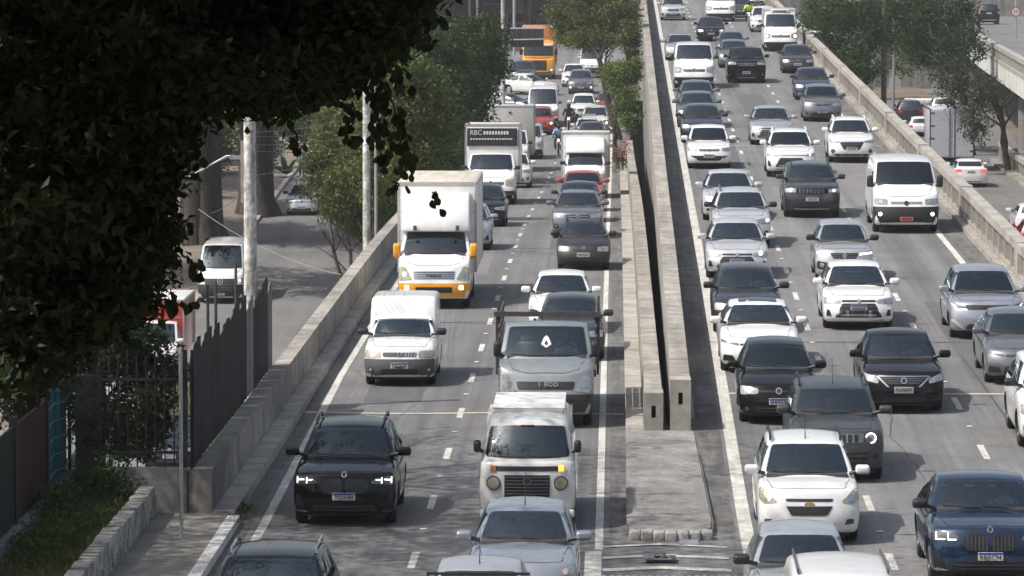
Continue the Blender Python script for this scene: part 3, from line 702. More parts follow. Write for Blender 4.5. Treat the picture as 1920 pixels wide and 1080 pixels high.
def face_van(V, lamps, m):
    H = V.S['hl']; hw = V.hw; trap(V, 'bumper', .97, .58, .985, .28, BLK, off=.02, nv=4); head(V, .60, .95, H - .22, H + .02, H - .26, H + .10, lamps, r=.06)
    trap(V, 'grille', .55, H - .05, .52, H - .18, BLK, slats=2, sm=CHR); badge(V, H - .08, .08); trap(V, 'intake', .5, .52, .5, .36, BLK, off=.026)
def face_sprinter(V, lamps, m):
    H = V.S['hl']; hw = V.hw; trap(V, 'grille', .70, H - .02, .56, .50, BLK, r=.08, off=.03, nv=5, slats=4); head(V, .70, .96, H - .14, H - .06, H - .22, H + .02, LAMP, lit=DRL)
    trap(V, 'bumper', .97, .86, .97, .28, BLK, off=.016, nv=6); V.patch('badge', circ(0, H - .13, .13, 20), CHR, nu=10, nv=4, off=.05)
    V.patch('badge_centre', circ(0, H - .13, .105, 18), BLK, nu=8, nv=3, off=.058)
    for a in (90, 210, 330):
        dx, dz = math.cos(R(a)), math.sin(R(a)); c = (0, H - .13)
        q = [(c[0] - dz * .018, c[1] + dx * .018), (c[0] + dx * .11, c[1] + dz * .11), (c[0] + dz * .018, c[1] - dx * .018)]; V.patch('badge_arm', q, CHR, nu=4, nv=1, off=.066)
def face_iveco(V, lamps, m, bumper=None, txt='IVECO', tm=None):
    H = V.S['hl']; hw = V.hw
    trap(V, 'bumper', .99, .72, 1.0, .27, bumper or mat('dark truck bumper', (.032, .034, .036), .55, noise=[(3, .15)]), off=.03, nv=6); q = [(.60 * hw, H - .26), (.97 * hw, H - .30), (.96 * hw, H + .06), (.80 * hw, H + .10)]
    pair(V, 'headlight', rpoly(q, .05), LAMP if not bumper else LAMPY, nu=7, nv=4, off=.012, child=('bulb', circ(.80 * hw, H - .12, .08, 12), CHR))
    if bumper:
        g = trap(V, 'grille', .58, H - .03, .56, H - .25, CHR, off=.012, slats=4, sm=BLK); trap(V, 'intake', .5, .62, .5, .46, BLK, off=.036)
        pair(V, 'fog_lamp', rpoly([(.68 * hw, .54), (.80 * hw, .54), (.80 * hw, .66), (.68 * hw, .66)], .02), DRL, off=.04)
    else:
        trap(V, 'grille', .62, H - .06, .58, H - .22, BLK, off=.012); trap(V, 'intake', .6, .64, .6, .42, BLK, off=.036, slats=1)
    text_on('badge_lettering', txt, .12, (0 if bumper else .06, V.hit(0, H - .14) - .05, H - (.145 if bumper else .11)), tm or CHR, V.root, wide=.42 if bumper else .40)
def cargo_box(V, x, y0, y1, z0, z1, m, roofm=None, frame=None, name='cargo_box', bev=.03):
    b = V.box(name, -x, x, y0, y1, z0, z1, m, bev=bev)
    if roofm: V.box('box_roof', -x + .02, x - .02, y0 + .02, y1 - .02, z1 + .001, z1 + .03, roofm, parent=b, bev=.012)
    fr = frame or STEEL
    for sx in (-1, 1):
        bm = bmesh.new(); a, c = sorted((sx * (x - .05), sx * (x + .012))); bx(bm, a, c, y0 - .012, y0 + .05, z0, z1 + .012); obj('corner_post', bm_mesh('corner_post', bm), fr, b)
        bm = bmesh.new(); bx(bm, a, c, y1 - .05, y1 + .012, z0, z1 + .012); obj('corner_post', bm_mesh('corner_post', bm), fr, b)
        bm = bmesh.new(); bx(bm, a, c, y0 + .052, y1 - .052, z1 - .07, z1 + .012); obj('top_rail', bm_mesh('top_rail', bm), fr, b)
    bm = bmesh.new(); bx(bm, -x + .052, x - .052, y0 - .012, y0 + .05, z1 - .07, z1 + .012); obj('front_rail', bm_mesh('front_rail', bm), fr, b)
    for z in (lerp(z0, z1, .35), lerp(z0, z1, .68)):
        bm = bmesh.new(); bx(bm, -x + .055, x - .055, y0 - .006, y0 + .01, z - .008, z + .008); obj('panel_seam', bm_mesh('panel_seam', bm), BOXG, b)
    V.box('chassis', -.45, .45, .9, y1 - .2, .55, .8, BLK)
    return b
def fairing(V, hw, y0, y1, z0, z1, m):
    def P(u, v, w_):
        y = lerp(lerp(y0, y1 - .25, w_ ** 2.2), y1, v) + .12 * abs(u) ** 3
        return Vector((u * hw * (1 - .04 * w_ - .03 * (1 - v)), y, lerp(z0, z1 - .03 * u * u, w_)))
    bm = boxgrid(np.linspace(-1, 1, 9), np.linspace(0, 1, 5), np.linspace(0, 1, 8), P, .07, 3); me = bpy.data.meshes.new('roof_fairing'); bm.to_mesh(me); bm.free(); shade(me, 45)
    return V.add('roof_fairing', me, m)
def big_mirrors(V, x, y, z0, z1, m):
    for sg in (-1, 1):
        a, b = sorted((sg * (x + .06), sg * (x + .26))); o = V.box('wing_mirror', a, b, y - .07, y + .06, z0, z1, m, bev=.04, seg=3)
        path('mirror_arm', [(sg * (x - .08), y + .06, z0 + .05), (sg * (x + .12), y, z0 + .07)], .018, BLK, o, 6)
# ------------------------------------------------------------------ people
def skin(name, verts, edges, radii, m, parent, root=0, sub=2):
    me = bpy.data.meshes.new(name); me.from_pydata(verts, edges, []); o = bpy.data.objects.new('tmp', me)
    sk = o.modifiers.new('s', 'SKIN'); sk.use_smooth_shade = True
    for i, r in enumerate(radii):
        d = me.skin_vertices[0].data[i]; d.radius = r if hasattr(r, '__len__') else (r, r); d.use_root = (i == root)
    sb = o.modifiers.new('u', 'SUBSURF'); sb.levels = sb.render_levels = sub
    res = evaluated(o); res.materials.clear(); return obj(name, res, m, parent)
SKIN = mat('skin', (.17, .10, .07), .6); HAIR = mat('hair', (.015, .012, .01), .7); DENIM = mat('dark trousers', (.025, .03, .045), .8); HIVIS = mat('yellow safety vest', (.55, .75, .05), .7, emit=None)
BLUS = mat('blue shirt', (.05, .16, .42), .8, noise=[(8, .2)]); LBL = mat('light blue shirt', (.25, .38, .55), .8, noise=[(8, .2)]); BLKJ = mat('black jacket', (.02, .02, .022), .7); REDP = mat('red motorcycle panel', (.45, .03, .02), .3, coat=.8)
def ball(name, c, r, m, parent, sx=1, sy=1, sz=1, seg=14):
    bm = bmesh.new(); bmesh.ops.create_uvsphere(bm, u_segments=seg, v_segments=seg // 2 + 3, radius=r)
    for v in bm.verts: v.co = Vector((v.co.x * sx + c[0], v.co.y * sy + c[1], v.co.z * sz + c[2]))
    return obj(name, bm_mesh(name, bm, 80), m, parent)
def hand_pts(base, d, side):       # palm with five short fingers
    base, d, side = Vector(base), Vector(d).normalized(), Vector(side).normalized()
    return base, d, side
def add_hand(vs_, es, rs, wrist, d, side):
    w_, d, side = Vector(vs_[wrist]), Vector(d).normalized(), Vector(side).normalized(); n = d.cross(side)
    vs_.append(tuple(w_ + d * .07)); es.append((wrist, len(vs_) - 1)); rs.append((.035, .018)); palm = len(vs_) - 1
    for k, ln in ((-1.2, .06), (-.4, .07), (.4, .068), (1.2, .052)):
        a = w_ + d * .095 + side * k * .018; vs_.append(tuple(a)); es.append((palm, len(vs_) - 1)); rs.append((.009, .009))
        vs_.append(tuple(a + d * ln * .5)); es.append((len(vs_) - 2, len(vs_) - 1)); rs.append((.008, .008))
        vs_.append(tuple(a + d * ln + n * .02)); es.append((len(vs_) - 2, len(vs_) - 1)); rs.append((.007, .007))
    a = w_ + d * .03 + side * .035; vs_.append(tuple(a)); es.append((wrist, len(vs_) - 1)); rs.append((.01, .01))
    vs_.append(tuple(a + d * .045 + side * .025)); es.append((len(vs_) - 2, len(vs_) - 1)); rs.append((.009, .009))
def walker(label, loc, rz, shirt, trousers, cat='person'):
    root = empty('person', loc, rz); tag(root, label, cat)
    v = [(0, 0, .92), (0, .01, 1.15), (0, .0, 1.38), (0, -.01, 1.50), (0, -.015, 1.56)]; e = [(0, 1), (1, 2), (2, 3), (3, 4)]; r = [(.15, .11), (.145, .10), (.165, .105), (.06, .06), (.055, .06)]
    def chain(start, pts):
        p = start
        for q, rr in pts: v.append(q); e.append((p, len(v) - 1)); r.append(rr); p = len(v) - 1
        return p
    chain(0, [((.09, 0, .86), (.095, .095)), ((.10, -.12, .50), (.062, .062)), ((.10, -.10, .10), (.042, .042)), ((.10, -.14, .05), (.045, .04)), ((.11, -.26, .035), (.04, .03))])
    chain(0, [((-.09, 0, .86), (.095, .095)), ((-.10, .02, .48), (.062, .062)), ((-.10, .22, .14), (.042, .042)), ((-.10, .24, .06), (.045, .04)), ((-.11, .14, .03), (.04, .03))])
    for sg in (1, -1):
        w_ = chain(2, [((sg * .19, 0, 1.38), (.065, .06)), ((sg * .25, sg * .06, 1.12), (.045, .045)), ((sg * .26, sg * .06 - .09, .90), (.033, .03))]); add_hand(v, e, r, w_, (0, -.1, -1), (0, -1, 0))
    b = skin('body', v, e, r, SKIN, root)
    v2 = [(0, 0, .98), (0, .01, 1.15), (0, 0, 1.39), (0, -.005, 1.46)]; e2 = [(0, 1), (1, 2), (2, 3)]; r2 = [(.17, .13), (.165, .12), (.185, .125), (.08, .07)]
    for sg in (1, -1): v2 += [(sg * .20, 0, 1.385), (sg * .245, sg * .05, 1.17)]; r2 += [(.08, .075), (.065, .065)]; e2 += [(2, len(v2) - 2), (len(v2) - 2, len(v2) - 1)]
    skin('shirt', v2, e2, r2, shirt, root)
    v3 = [(0, 0, .94), (.09, 0, .85), (.10, -.12, .50), (.10, -.10, .12), (-.09, 0, .85), (-.10, .02, .48), (-.10, .21, .16)]; skin('trousers', v3, [(0, 1), (1, 2), (2, 3), (0, 4), (4, 5), (5, 6)], [(.165, .125), (.11, .105), (.078, .078), (.062, .062), (.11, .105), (.078, .078), (.062, .062)], trousers, root)
    h = ball('head', (0, -.02, 1.665), .10, SKIN, root, .88, 1.05, 1.22); ball('nose', (0, -.13, 1.65), .016, SKIN, h, 1, 1, 1.5, 8); ball('hair', (0, .0, 1.70), .103, HAIR, h, .95, 1.08, 1.0)
    for sg in (1, -1): ball('ear', (sg * .09, 0, 1.66), .022, SKIN, h, .5, 1, 1.4, 8); ball('eye', (sg * .034, -.108, 1.675), .011, HAIR, h, 1, 1, 1, 8)
    ball('mouth', (0, -.115, 1.605), .02, PRD, h, 1, .4, .4, 8)
    return root
def motorbike(label, group, top, panel, rlabel, helmet=BLKJ):
    V = Veh('motorcycle', label, 'motorcycle', group); rt = V.root
    for y in (0, 1.3):
        o = bpy.data.objects.new('wheel', WHEELS_MC()); link(o, rt); o.location = (0, y, .30)
    path('fork', [(.07, 0, .3), (.08, .2, .95)], .022, STEEL, rt); path('fork', [(-.07, 0, .3), (-.08, .2, .95)], .022, STEEL, rt)
    path('handlebar', [(-.36, .36, 1.02), (-.2, .24, 1.0), (0, .22, .98), (.2, .24, 1.0), (.36, .36, 1.02)], .016, BLK, rt)
    ball('tank', (0, .52, .86), .17, panel, rt, .8, 1.5, .8); ball('engine', (0, .62, .48), .2, GRY, rt, .7, 1.2, 1.0); V.box('seat', -.13, .13, .72, 1.45, .76, .84, BLK, bev=.03)
    h = ball('headlamp', (0, .06, .86), .10, BLK, rt, 1, .8, 1); ball('lens', (0, .0, .86), .075, DRL, h, 1, .5, 1)
    V.box('front_mudguard', -.06, .06, -.2, .2, .61, .64, panel, bev=.012); path('swing_arm', [(.1, .75, .42), (.1, 1.3, .3)], .025, STEEL, rt); path('exhaust', [(.14, .5, .3), (.16, 1.1, .32), (.17, 1.5, .42)], .04, STEEL, rt)
    for sg in (1, -1): path('mirror_stalk', [(sg * .25, .26, 1.0), (sg * .33, .24, 1.16)], .009, BLK, rt, 5); ball('mirror', (sg * .35, .24, 1.19), .055, BLK, rt, 1.2, .5, .8, 8)
    # the rider sits on the saddle, hands on the grips
    P = empty('person'); tag(P, rlabel, 'person')
    v = [(0, 1.0, .92), (0, .98, 1.18), (0, .90, 1.40), (0, .86, 1.50)]; e = [(0, 1), (1, 2), (2, 3)]; r = [(.17, .15), (.165, .13), (.18, .125), (.07, .07)]
    for sg in (1, -1):
        n = len(v); v += [(sg * .12, .95, .90), (sg * .22, .50, .80), (sg * .18, .62, .38), (sg * .18, .50, .32)]; r += [.105, .078, .055, .045]; e += [(0, n), (n, n + 1), (n + 1, n + 2), (n + 2, n + 3)]
        n = len(v); v += [(sg * .21, .88, 1.40), (sg * .33, .68, 1.16), (sg * .33, .42, 1.05)]; r += [.075, .052, .038]; e += [(2, n), (n, n + 1), (n + 1, n + 2)]
        add_hand(v, e, r, n + 2, (0, -1, -.15), (-sg, 0, 0))
    skin('body', v, e, r, DENIM, P, sub=1)
    v2 = [(0, 1.0, .98), (0, .98, 1.18), (0, .90, 1.41), (0, .87, 1.47)]; e2 = [(0, 1), (1, 2), (2, 3)]; r2 = [(.19, .165), (.185, .15), (.2, .145), (.085, .08)]
    for sg in (1, -1): n = len(v2); v2 += [(sg * .215, .88, 1.405), (sg * .335, .68, 1.16), (sg * .335, .46, 1.06)]; r2 += [.09, .068, .05]; e2 += [(2, n), (n, n + 1), (n + 1, n + 2)]
    skin('jacket', v2, e2, r2, top, P, sub=1)
    hh = ball('helmet', (0, .82, 1.64), .14, helmet, P, .95, 1.1, 1.08); ball('visor', (0, .745, 1.64), .105, GLS[2], hh, .95, .9, .62)
    return V, P
def WHEELS_MC():
    if 'mc' not in WHEELS:
        bm = bmesh.new(); n = 24
        for r0, rr in ((.25, .05),):
            pts = [(0, r0 * math.cos(2 * math.pi * i / n), r0 * math.sin(2 * math.pi * i / n)) for i in range(n + 1)]; path_bm(bm, pts, rr, 8)
        for i in range(5): a = 2 * math.pi * i / 5; tube_bm(bm, (0, 0, 0), (0, .23 * math.cos(a), .23 * math.sin(a)), .02, n=5)
        tube_bm(bm, (-.06, 0, 0), (.06, 0, 0), .05, n=10); WHEELS['mc'] = bm_mesh('wheel', bm, 50); WHEELS['mc'].materials.append(TYRE)
    return WHEELS['mc']

def driver(V, shirt, x=None):
    """the driver behind the wheel, a person sitting in the seat"""
    sx, sy, st, zf = V.seat; x = sx if x is None else x
    P = empty('person', V.root.location); P.rotation_euler = V.root.rotation_euler; tag(P, V.driver_label, 'person')
    hz = min(zf + .37, V.S['h'] - .21); top = hz - .40; y = sy - .14
    v = [(x, y, top - .1), (x, y - .01, top + .12), (x, y - .02, top + .22), (x, y - .03, top + .29)]; e = [(0, 1), (1, 2), (2, 3)]; r = [(.17, .11), (.18, .11), (.10, .08), (.055, .055)]
    for sg in (-1, 1):
        n = len(v); v += [(x + sg * .20, y - .02, top + .13), (x + sg * .25, y - .17, top - .03), (x + sg * .17, y - .36, top + .06)]; r += [.07, .05, .035]; e += [(1, n), (n, n + 1), (n + 1, n + 2)]
        add_hand(v, e, r, n + 2, (0, -1, .2), (-sg, 0, 0))
    skin('body', v, e, r, shirt, P, sub=1)
    h = ball('head', (x, y - .05, hz), .095, SKIN, P, .88, 1.05, 1.2); ball('hair', (x, y - .03, hz + .03), .098, HAIR, h, .95, 1.05, .95)
    ball('nose', (x, y - .155, hz - .01), .015, SKIN, h, 1, 1, 1.5, 8)
    for sg in (-1, 1): ball('ear', (x + sg * .085, y - .04, hz), .02, SKIN, h, .5, 1, 1.4, 8); ball('eye', (x + sg * .033, y - .135, hz + .015), .01, HAIR, h, 1, 1, 1, 6)
# ------------------------------------------------------------------ ground, roads, walls
def ys_(a, b, st=3.0): return list(np.linspace(a, b, max(2, int((b - a) / st) + 1)))
EARTH = mat('dry earth', (.16, .125, .09), .95, noise=[(.15, .25), (2, .25), (20, .2)], bump=(6, .6, .05))
PAVE = mat('pavement', (.30, .275, .24), .9, noise=[(.5, .2), (6, .2), (40, .15)], bump=(30, .4, .01))
PAVED = mat('sidewalk concrete', (.205, .193, .17), .9, noise=[(.9, .25), (7, .22), (40, .15)], bump=(30, .5, .015))
tag(strip('ground', -400, 400, lambda y: -9.0, [-60, 300, 800, 1400], EARTH, nx=4), kind='structure')
tag(strip('left_low_ground', -160, -7.3, ZS, ys_(84, 700, 6), PAVE, dz=-.02, nx=2), kind='structure')
tag(strip('right_low_ground', 11.5, 160, ZD, ys_(60, 700, 6), EARTH, dz=-.03, nx=2), kind='structure')
tag(strip('far_ground', -160, 60, lambda y: -.9, ys_(430, 900, 20), ASPH2, nx=2), kind='structure')
xl0 = lambda y: interp([(60, -6.6), (81, -6.75), (110, -6.9), (200, -7.05), (330, -7.2), (440, -12)])(y)
road_l = tag(strip('left_carriageway', xl0, lambda y: 1.1 if y < 110 else .9, ZL, ys_(40, 432), ASPH, nx=3), kind='structure')
road_r = tag(strip('right_carriageway', lambda y: 1.1 if y < 75 else XR(.85, y), lambda y: XR(10.2, y), ZR, ys_(40, 620), ASPH, nx=3), kind='structure')
street = tag(strip('side_street', -18.2, -7.5, ZS, ys_(90, 330), ASPH2, dz=.004, nx=3), kind='structure')
street_r = tag(strip('lower_street', lambda y: XR(11.2, y), interp([(60, 21.0), (230, 21.0), (300, 26), (420, 30)]), ZD, ys_(60, 420), ASPH2, dz=.004, nx=3), kind='structure')
tag(strip('cross_street', -60, 13, lambda y: ZL(y) + .004, ys_(316, 352), ASPH2, nx=8), kind='structure')
# edge lines, dashes, studs
strip('edge_line', lambda y: interp([(60, -6.1), (80, -6.16), (107, -6.42), (300, -6.55)])(y) - .09, lambda y: interp([(60, -6.1), (80, -6.16), (107, -6.42), (300, -6.55)])(y) + .07, ZL, ys_(50, 305), PAINTW, road_l, .006)
strip('edge_line', -.34, -.20, ZL, ys_(76.8, 300), PAINTW, road_l, .006)
strip('edge_line', -.50, -.22, ZL, ys_(70, 76.6), PAINTW, road_l, .006)
strip('edge_line', lambda y: XR(1.93, y), lambda y: XR(2.17, y), ZR, ys_(68, 600), PAINTW, road_r, .006)
strip('edge_line', lambda y: XR(9.32, y), lambda y: XR(9.50, y), ZR, ys_(50, 600), PAINTW, road_r, .006)
def dashes(parent, xf, zf, start, per, n, wd=.13, ln=2.0):
    for k in range(n):
        y = start + per * k
        strip('lane_dash', lambda q: xf(q) - wd / 2, lambda q: xf(q) + wd / 2, zf, [y - ln / 2, y + ln / 2], PAINTW, parent, .006)
        c = y + per / 2; x = xf(c)
        if c < 170: box('road_stud', x - .06, x + .06, c - .05, c + .05, zf(c) + .004, zf(c) + .024, STUD, parent, bev=.008, seg=1)
dashes(road_l, lambda y: -3.34, ZL, 67.7, 7.75, 30)
dashes(road_r, lambda y: XR(4.36, y), ZR, 68.1, 7.32, 52)
dashes(road_r, lambda y: XR(6.97, y), ZR, 67.5, 7.38, 52)
# gutters: dirty strips beside the kerbs
strip('gutter', lambda y: xl0(y) + .01, lambda y: xl0(y) + .36, ZL, ys_(60, 300), GUTT, road_l, .004)
strip('gutter', -.10, .30, ZL, ys_(79, 290), GUTT, road_l, .004)
strip('gutter', lambda y: XR(1.30, y), lambda y: XR(1.86, y), ZR, ys_(79, 500), GUTT, road_r, .004)  # gutter dirt, with the barrier's shadow also painted into its dark tone
strip('gutter', lambda y: XR(9.62, y), lambda y: XR(10.18, y), ZR, ys_(79, 500), GUTT, road_r, .004)
strip('gutter', lambda y: 11.3 + RT * y, lambda y: 11.9 + RT * y, ZD, ys_(90, 400), GUTT, street_r, .008)
for d, m, wd in ((98.6, PAINTY, .11), (121.5, GUTT, .06), (152, GUTT, .06)):
    V, F = [], []
    for i in range(25):
        x = -6.9 + 7.1 * i / 24; y = d + .12 * math.sin(x * 1.3 + d)
        V += [(x, y - wd, ZL(y) + .010), (x, y + wd, ZL(y) + .010)]
        if i: F.append((2 * i - 2, 2 * i, 2 * i + 1, 2 * i - 1))
    obj('expansion_joint', mesh('expansion_joint', V, F), m, road_l)
for d, m, wd in ((98.6, PAINTY, .10), (108.5, GUTT, .05), (182, PAINTY, .08)):
    strip('expansion_joint', lambda y: XR(1.9, y), lambda y: XR(10.1, y), ZR, [d - wd, d + wd], m, road_r, .010)
SEAM = mat('tar seam', (.06, .06, .062), .8)
strip('tar_seam', lambda y: XR(8.1 - (y - 70) * .012, y), lambda y: XR(8.14 - (y - 70) * .012, y), ZR, ys_(66, 106), SEAM, road_r, .008)
strip('tar_seam', lambda y: -1.6, lambda y: -1.57, ZL, ys_(66, 96), SEAM, road_l, .008)
PATCH = [mat('dark repair asphalt', (.105, .105, .106), .88, noise=[(2, .15), (50, .2)], bump=(90, .5, .01)), mat('pale repair asphalt', (.175, .172, .168), .88, noise=[(2, .15), (50, .2)], bump=(90, .5, .01))]
for rd, zf, x0, x1, ya, yb, k in ((road_l, ZL, -5.6, -4.3, 101, 112, 0), (road_l, ZL, -2.7, -.9, 122, 131, 1), (road_l, ZL, -5.9, -3.9, 139, 151, 1), (road_l, ZL, -2.2, -.8, 152, 166, 0), (road_r, ZR, 7.6, 9.0, 101, 118, 0), (road_r, ZR, 5.0, 6.6, 128, 140, 1), (road_r, ZR, 7.5, 9.0, 150, 176, 1), (road_r, ZR, 2.9, 4.2, 168, 184, 0), (road_r, ZR, 5.2, 6.4, 200, 222, 0), (road_l, ZL, -5.4, -4.4, 74, 80, 1)):
    xs_ = (lambda q, x=x0: (XR(x, q) if rd is road_r else x) + .02 * math.sin(q * 3), lambda q, x=x1: (XR(x, q) if rd is road_r else x) + .02 * math.sin(q * 2.3 + 1)); strip('asphalt_patch', *xs_, zf, ys_(ya, yb, 1.0), PATCH[k], rd, .004)
rg = random.Random(21)
for rd, zf, xa, ya, n in ((road_l, ZL, -4.9, 86, 16), (road_l, ZL, -2.0, 100, 18), (road_r, ZR, 5.6, 86, 18), (road_r, ZR, 8.4, 112, 16), (road_r, ZR, 3.4, 140, 20), (road_l, ZL, -5.0, 116, 14), (road_r, ZR, 6.0, 160, 20)):
    V, F = [], []; x, y = xa, ya
    for i in range(n):
        V += [(XR(x, y) * (rd is road_r) + x * (rd is road_l) - .009, y, zf(y) + .0085), (XR(x, y) * (rd is road_r) + x * (rd is road_l) + .009, y, zf(y) + .0085)]; x += rg.uniform(-.12, .12); y += rg.uniform(.5, 1.1)
        if i: F.append((2 * i - 2, 2 * i - 1, 2 * i + 1, 2 * i))
    obj('sealed_crack', mesh('sealed_crack', V, F), SEAM, rd)
def joint(name, label, segs, m, cat='wall', name2='wall_segment', bev=0):
    root = empty(name); tag(root, label, cat)
    for v, f in segs: obj(name2, mesh(name2, v, f), m, root)
    return root
def segwall(x0, x1, zb, zt, y0, y1, ln=2.5, gap=.045):
    out = []; n = int((y1 - y0) / ln)
    for k in range(n):
        a, b = y0 + k * ln, y0 + (k + 1) * ln - gap
        out.append(prism(x0(a), x1(a), x0(b), x1(b), a, b, zb(a), zt(a), zb(b), zt(b)))
    return out
K = lambda c: (lambda y: c)
# median: two parapets with an open slot between them, on a raised strip
joint('median_barrier', 'concrete barrier wall along the right edge of the lower carriageway', segwall(K(.60), K(.96), lambda y: ZL(y) - .4, lambda y: ZL(y) + 1.0, 93.4, 262, 3.0), CONCT, 'barrier')
joint('median_barrier', 'concrete barrier wall along the left edge of the rising carriageway', segwall(lambda y: XR(.86, y), lambda y: XR(1.25, y), lambda y: ZR(y) - .5, lambda y: ZR(y) + 1.0, 93.4, 620, 3.0), CONCT, 'barrier')
for i, x0, x1 in ((0, .585, .975), (1, XR(.845, 93), XR(1.265, 93))):     # end blocks with a slot
    ob = [o for o in COL.objects if o.name.startswith('median_barrier')][i]; z0 = ZL(92) if i == 0 else ZR(92); xm = (x0 + x1) / 2
    bm = bmesh.new()
    for a, b, c, d in ((x0, xm - .045, .0, 1.06), (xm + .045, x1, .0, 1.06), (xm - .045, xm + .045, .0, .55), (xm - .045, xm + .045, .8, 1.06)): bx(bm, a, b, 92.6, 93.38, z0 + c, z0 + d)
    bmesh.ops.remove_doubles(bm, verts=bm.verts, dist=.001); obj('end_block', bm_mesh('end_block', bm), CONC, ob)
    box('slot_back', xm - .044, xm + .044, 92.9, 92.95, z0 + .551, z0 + .799, BLK, ob)
tag(obj('retaining_wall', mesh('retaining_wall', *(lambda ys: ([p for y in ys for p in ((XR(.95, y), y, -9), (XR(.95, y), y, ZR(y) - .12))], [(2 * i, 2 * i + 2, 2 * i + 3, 2 * i + 1) for i in range(len(ys) - 1)]))(ys_(100, 620))), CONCD), 'stained concrete retaining wall holding up the rising carriageway', 'wall')
tag(obj('retaining_wall', mesh('retaining_wall', *(lambda ys: ([p for y in ys for p in ((XR(10.75, y), y, -9), (XR(10.75, y), y, ZR(y)))], [(2 * i, 2 * i + 2, 2 * i + 3, 2 * i + 1) for i in range(len(ys) - 1)]))(ys_(60, 620))), CONCD), 'concrete side wall of the raised road above the lower street', 'wall')
# gore island
isl = empty('traffic_island'); tag(isl, 'raised worn grey traffic island in front of the barrier ends', 'island')
def ziz(y): return .5 * (ZL(y) + ZR(y)) + .15
V, F = [], []; N = 24
out = [(.22, 93.5), (.20, 80), (.24, 78.7), (.40, 78.2), (.9, 78.0), (1.5, 78.1), (1.68, 78.5), (1.72, 79.5), (1.62, 93.5)]
bm = bmesh.new(); vs_ = [bm.verts.new((x, y, ziz(y))) for x, y in out]; f = bm.faces.new(vs_)
ex = bmesh.ops.extrude_face_region(bm, geom=[f]); [setattr(v.co, 'z', v.co.z - .3) for v in ex['geom'] if isinstance(v, bmesh.types.BMVert)]
bmesh.ops.bevel(bm, geom=[e for e in bm.edges if all(v.co.z > ziz(v.co.y) - .01 for v in e.verts)], offset=.04, segments=3, affect='EDGES'); obj('island_slab', bm_mesh('island_slab', bm, 40), ISL, isl)
KERBP = mat('worn white kerb', (.33, .32, .30), .9, noise=[(1.5, .4), (12, .35)], bump=(25, .7, .02))
for k in range(7): box('kerb_stone', .24 + k * .206, .24 + k * .206 + .203, 77.86 + abs(k - 3) * .04, 78.2 + abs(k - 3) * .04, -.02, .155 + .004 * (k % 2) + .5 * ZR(78), KERBP, isl, bev=.035, seg=3)
box('metal_flap', 1.10, 1.42, 77.35, 77.9, .02, .035, STEEL, isl)
tag(joint('raised_kerb', 'long raised concrete kerb ledge left of the median barrier', segwall(K(.22), K(.59), lambda y: ZL(y) - .3, lambda y: ZL(y) + .15, 93.55, 262, 2.0, .03), CONC, 'kerb', 'kerb_slab'))
tag(joint('raised_kerb', 'narrow raised kerb ledge right of the median barrier', segwall(lambda y: XR(1.26, y), lambda y: XR(1.36, y), lambda y: ZR(y) - .3, lambda y: ZR(y) + .14, 93.55, 500, 2.5, .03), CONC, 'kerb', 'kerb_slab'))
# painted chevrons and the studded band in the gore
for k, (y, t) in enumerate(((77.0, .08), (75.6, .13), (74.1, .16))):
    for x0, x1 in ((-.2, .75), (.75, 1.9)):
        s = 1 if x0 < .7 else -1; V = [(x0, y - (.0 if s > 0 else -.35) , .012), (x1, y + (.35 if s > 0 else 0), .012), (x1, y + (.35 if s > 0 else 0) + t * 2.2, .012), (x0, y + (0 if s > 0 else .35) + t * 2.2, .012)]
        V = [(a, b, max(ZL(b), ZR(b)) + .012) for a, b, c in V]
        obj('chevron', mesh('chevron', V, [(0, 1, 2, 3)]), PAINTW, road_l)
bm = bmesh.new()
for j in range(5):
    for i in range(64): x = -.3 + i * .125 + (.06 if j % 2 else 0); bx(bm, x - .035, x + .035, 72.2 + j * .32 - .07, 72.2 + j * .32 + .07, .004, .03)
tag(obj('rumble_studs', bm_mesh('rumble_studs', bm), mat('stud band', (.38, .36, .33), .8)), 'band of small raised rumble studs across the road below the island', 'studs', kind='stuff')
bm = bmesh.new(); rg = random.Random(3)
bmesh.ops.create_grid(bm, x_segments=14, y_segments=6, size=.5)
for v in bm.verts: v.co = Vector((.72 + v.co.x * .55 + .05 * rg.random(), 75.35 + v.co.y * .5, .03 + .07 * max(0, 1 - abs(v.co.x) * 1.7) * (.4 + rg.random()) + .05 * rg.random()))
tag(obj('rag', bm_mesh('rag', bm, 60), mat('dirty grey cloth', (.10, .115, .125), .9, noise=[(6, .3)])), 'crumpled dirty grey rag lying on the painted chevrons', 'debris')
# left parapet, kerb
xp = lambda y: interp([(80, 0), (110, -.03), (260, -.12)])(y)
par = joint('parapet_wall', 'long low concrete parapet wall beside the left lane', segwall(lambda y: -7.46 + xp(y), lambda y: -7.12 + xp(y), lambda y: -8.95, lambda y: ZL(y) + .93, 80.4, 262, 3.0), CONCT, 'wall')
segs = segwall(lambda y: -7.11 + xp(y), lambda y: min(-6.72, xl0(y) + .1) , lambda y: ZL(y) - .3, lambda y: ZL(y) + .19, 80.4, 262, 1.2, .035)
joint('kerb', 'row of pale kerb stones under the long parapet wall', segs, CONC, 'kerb', 'kerb_stone')
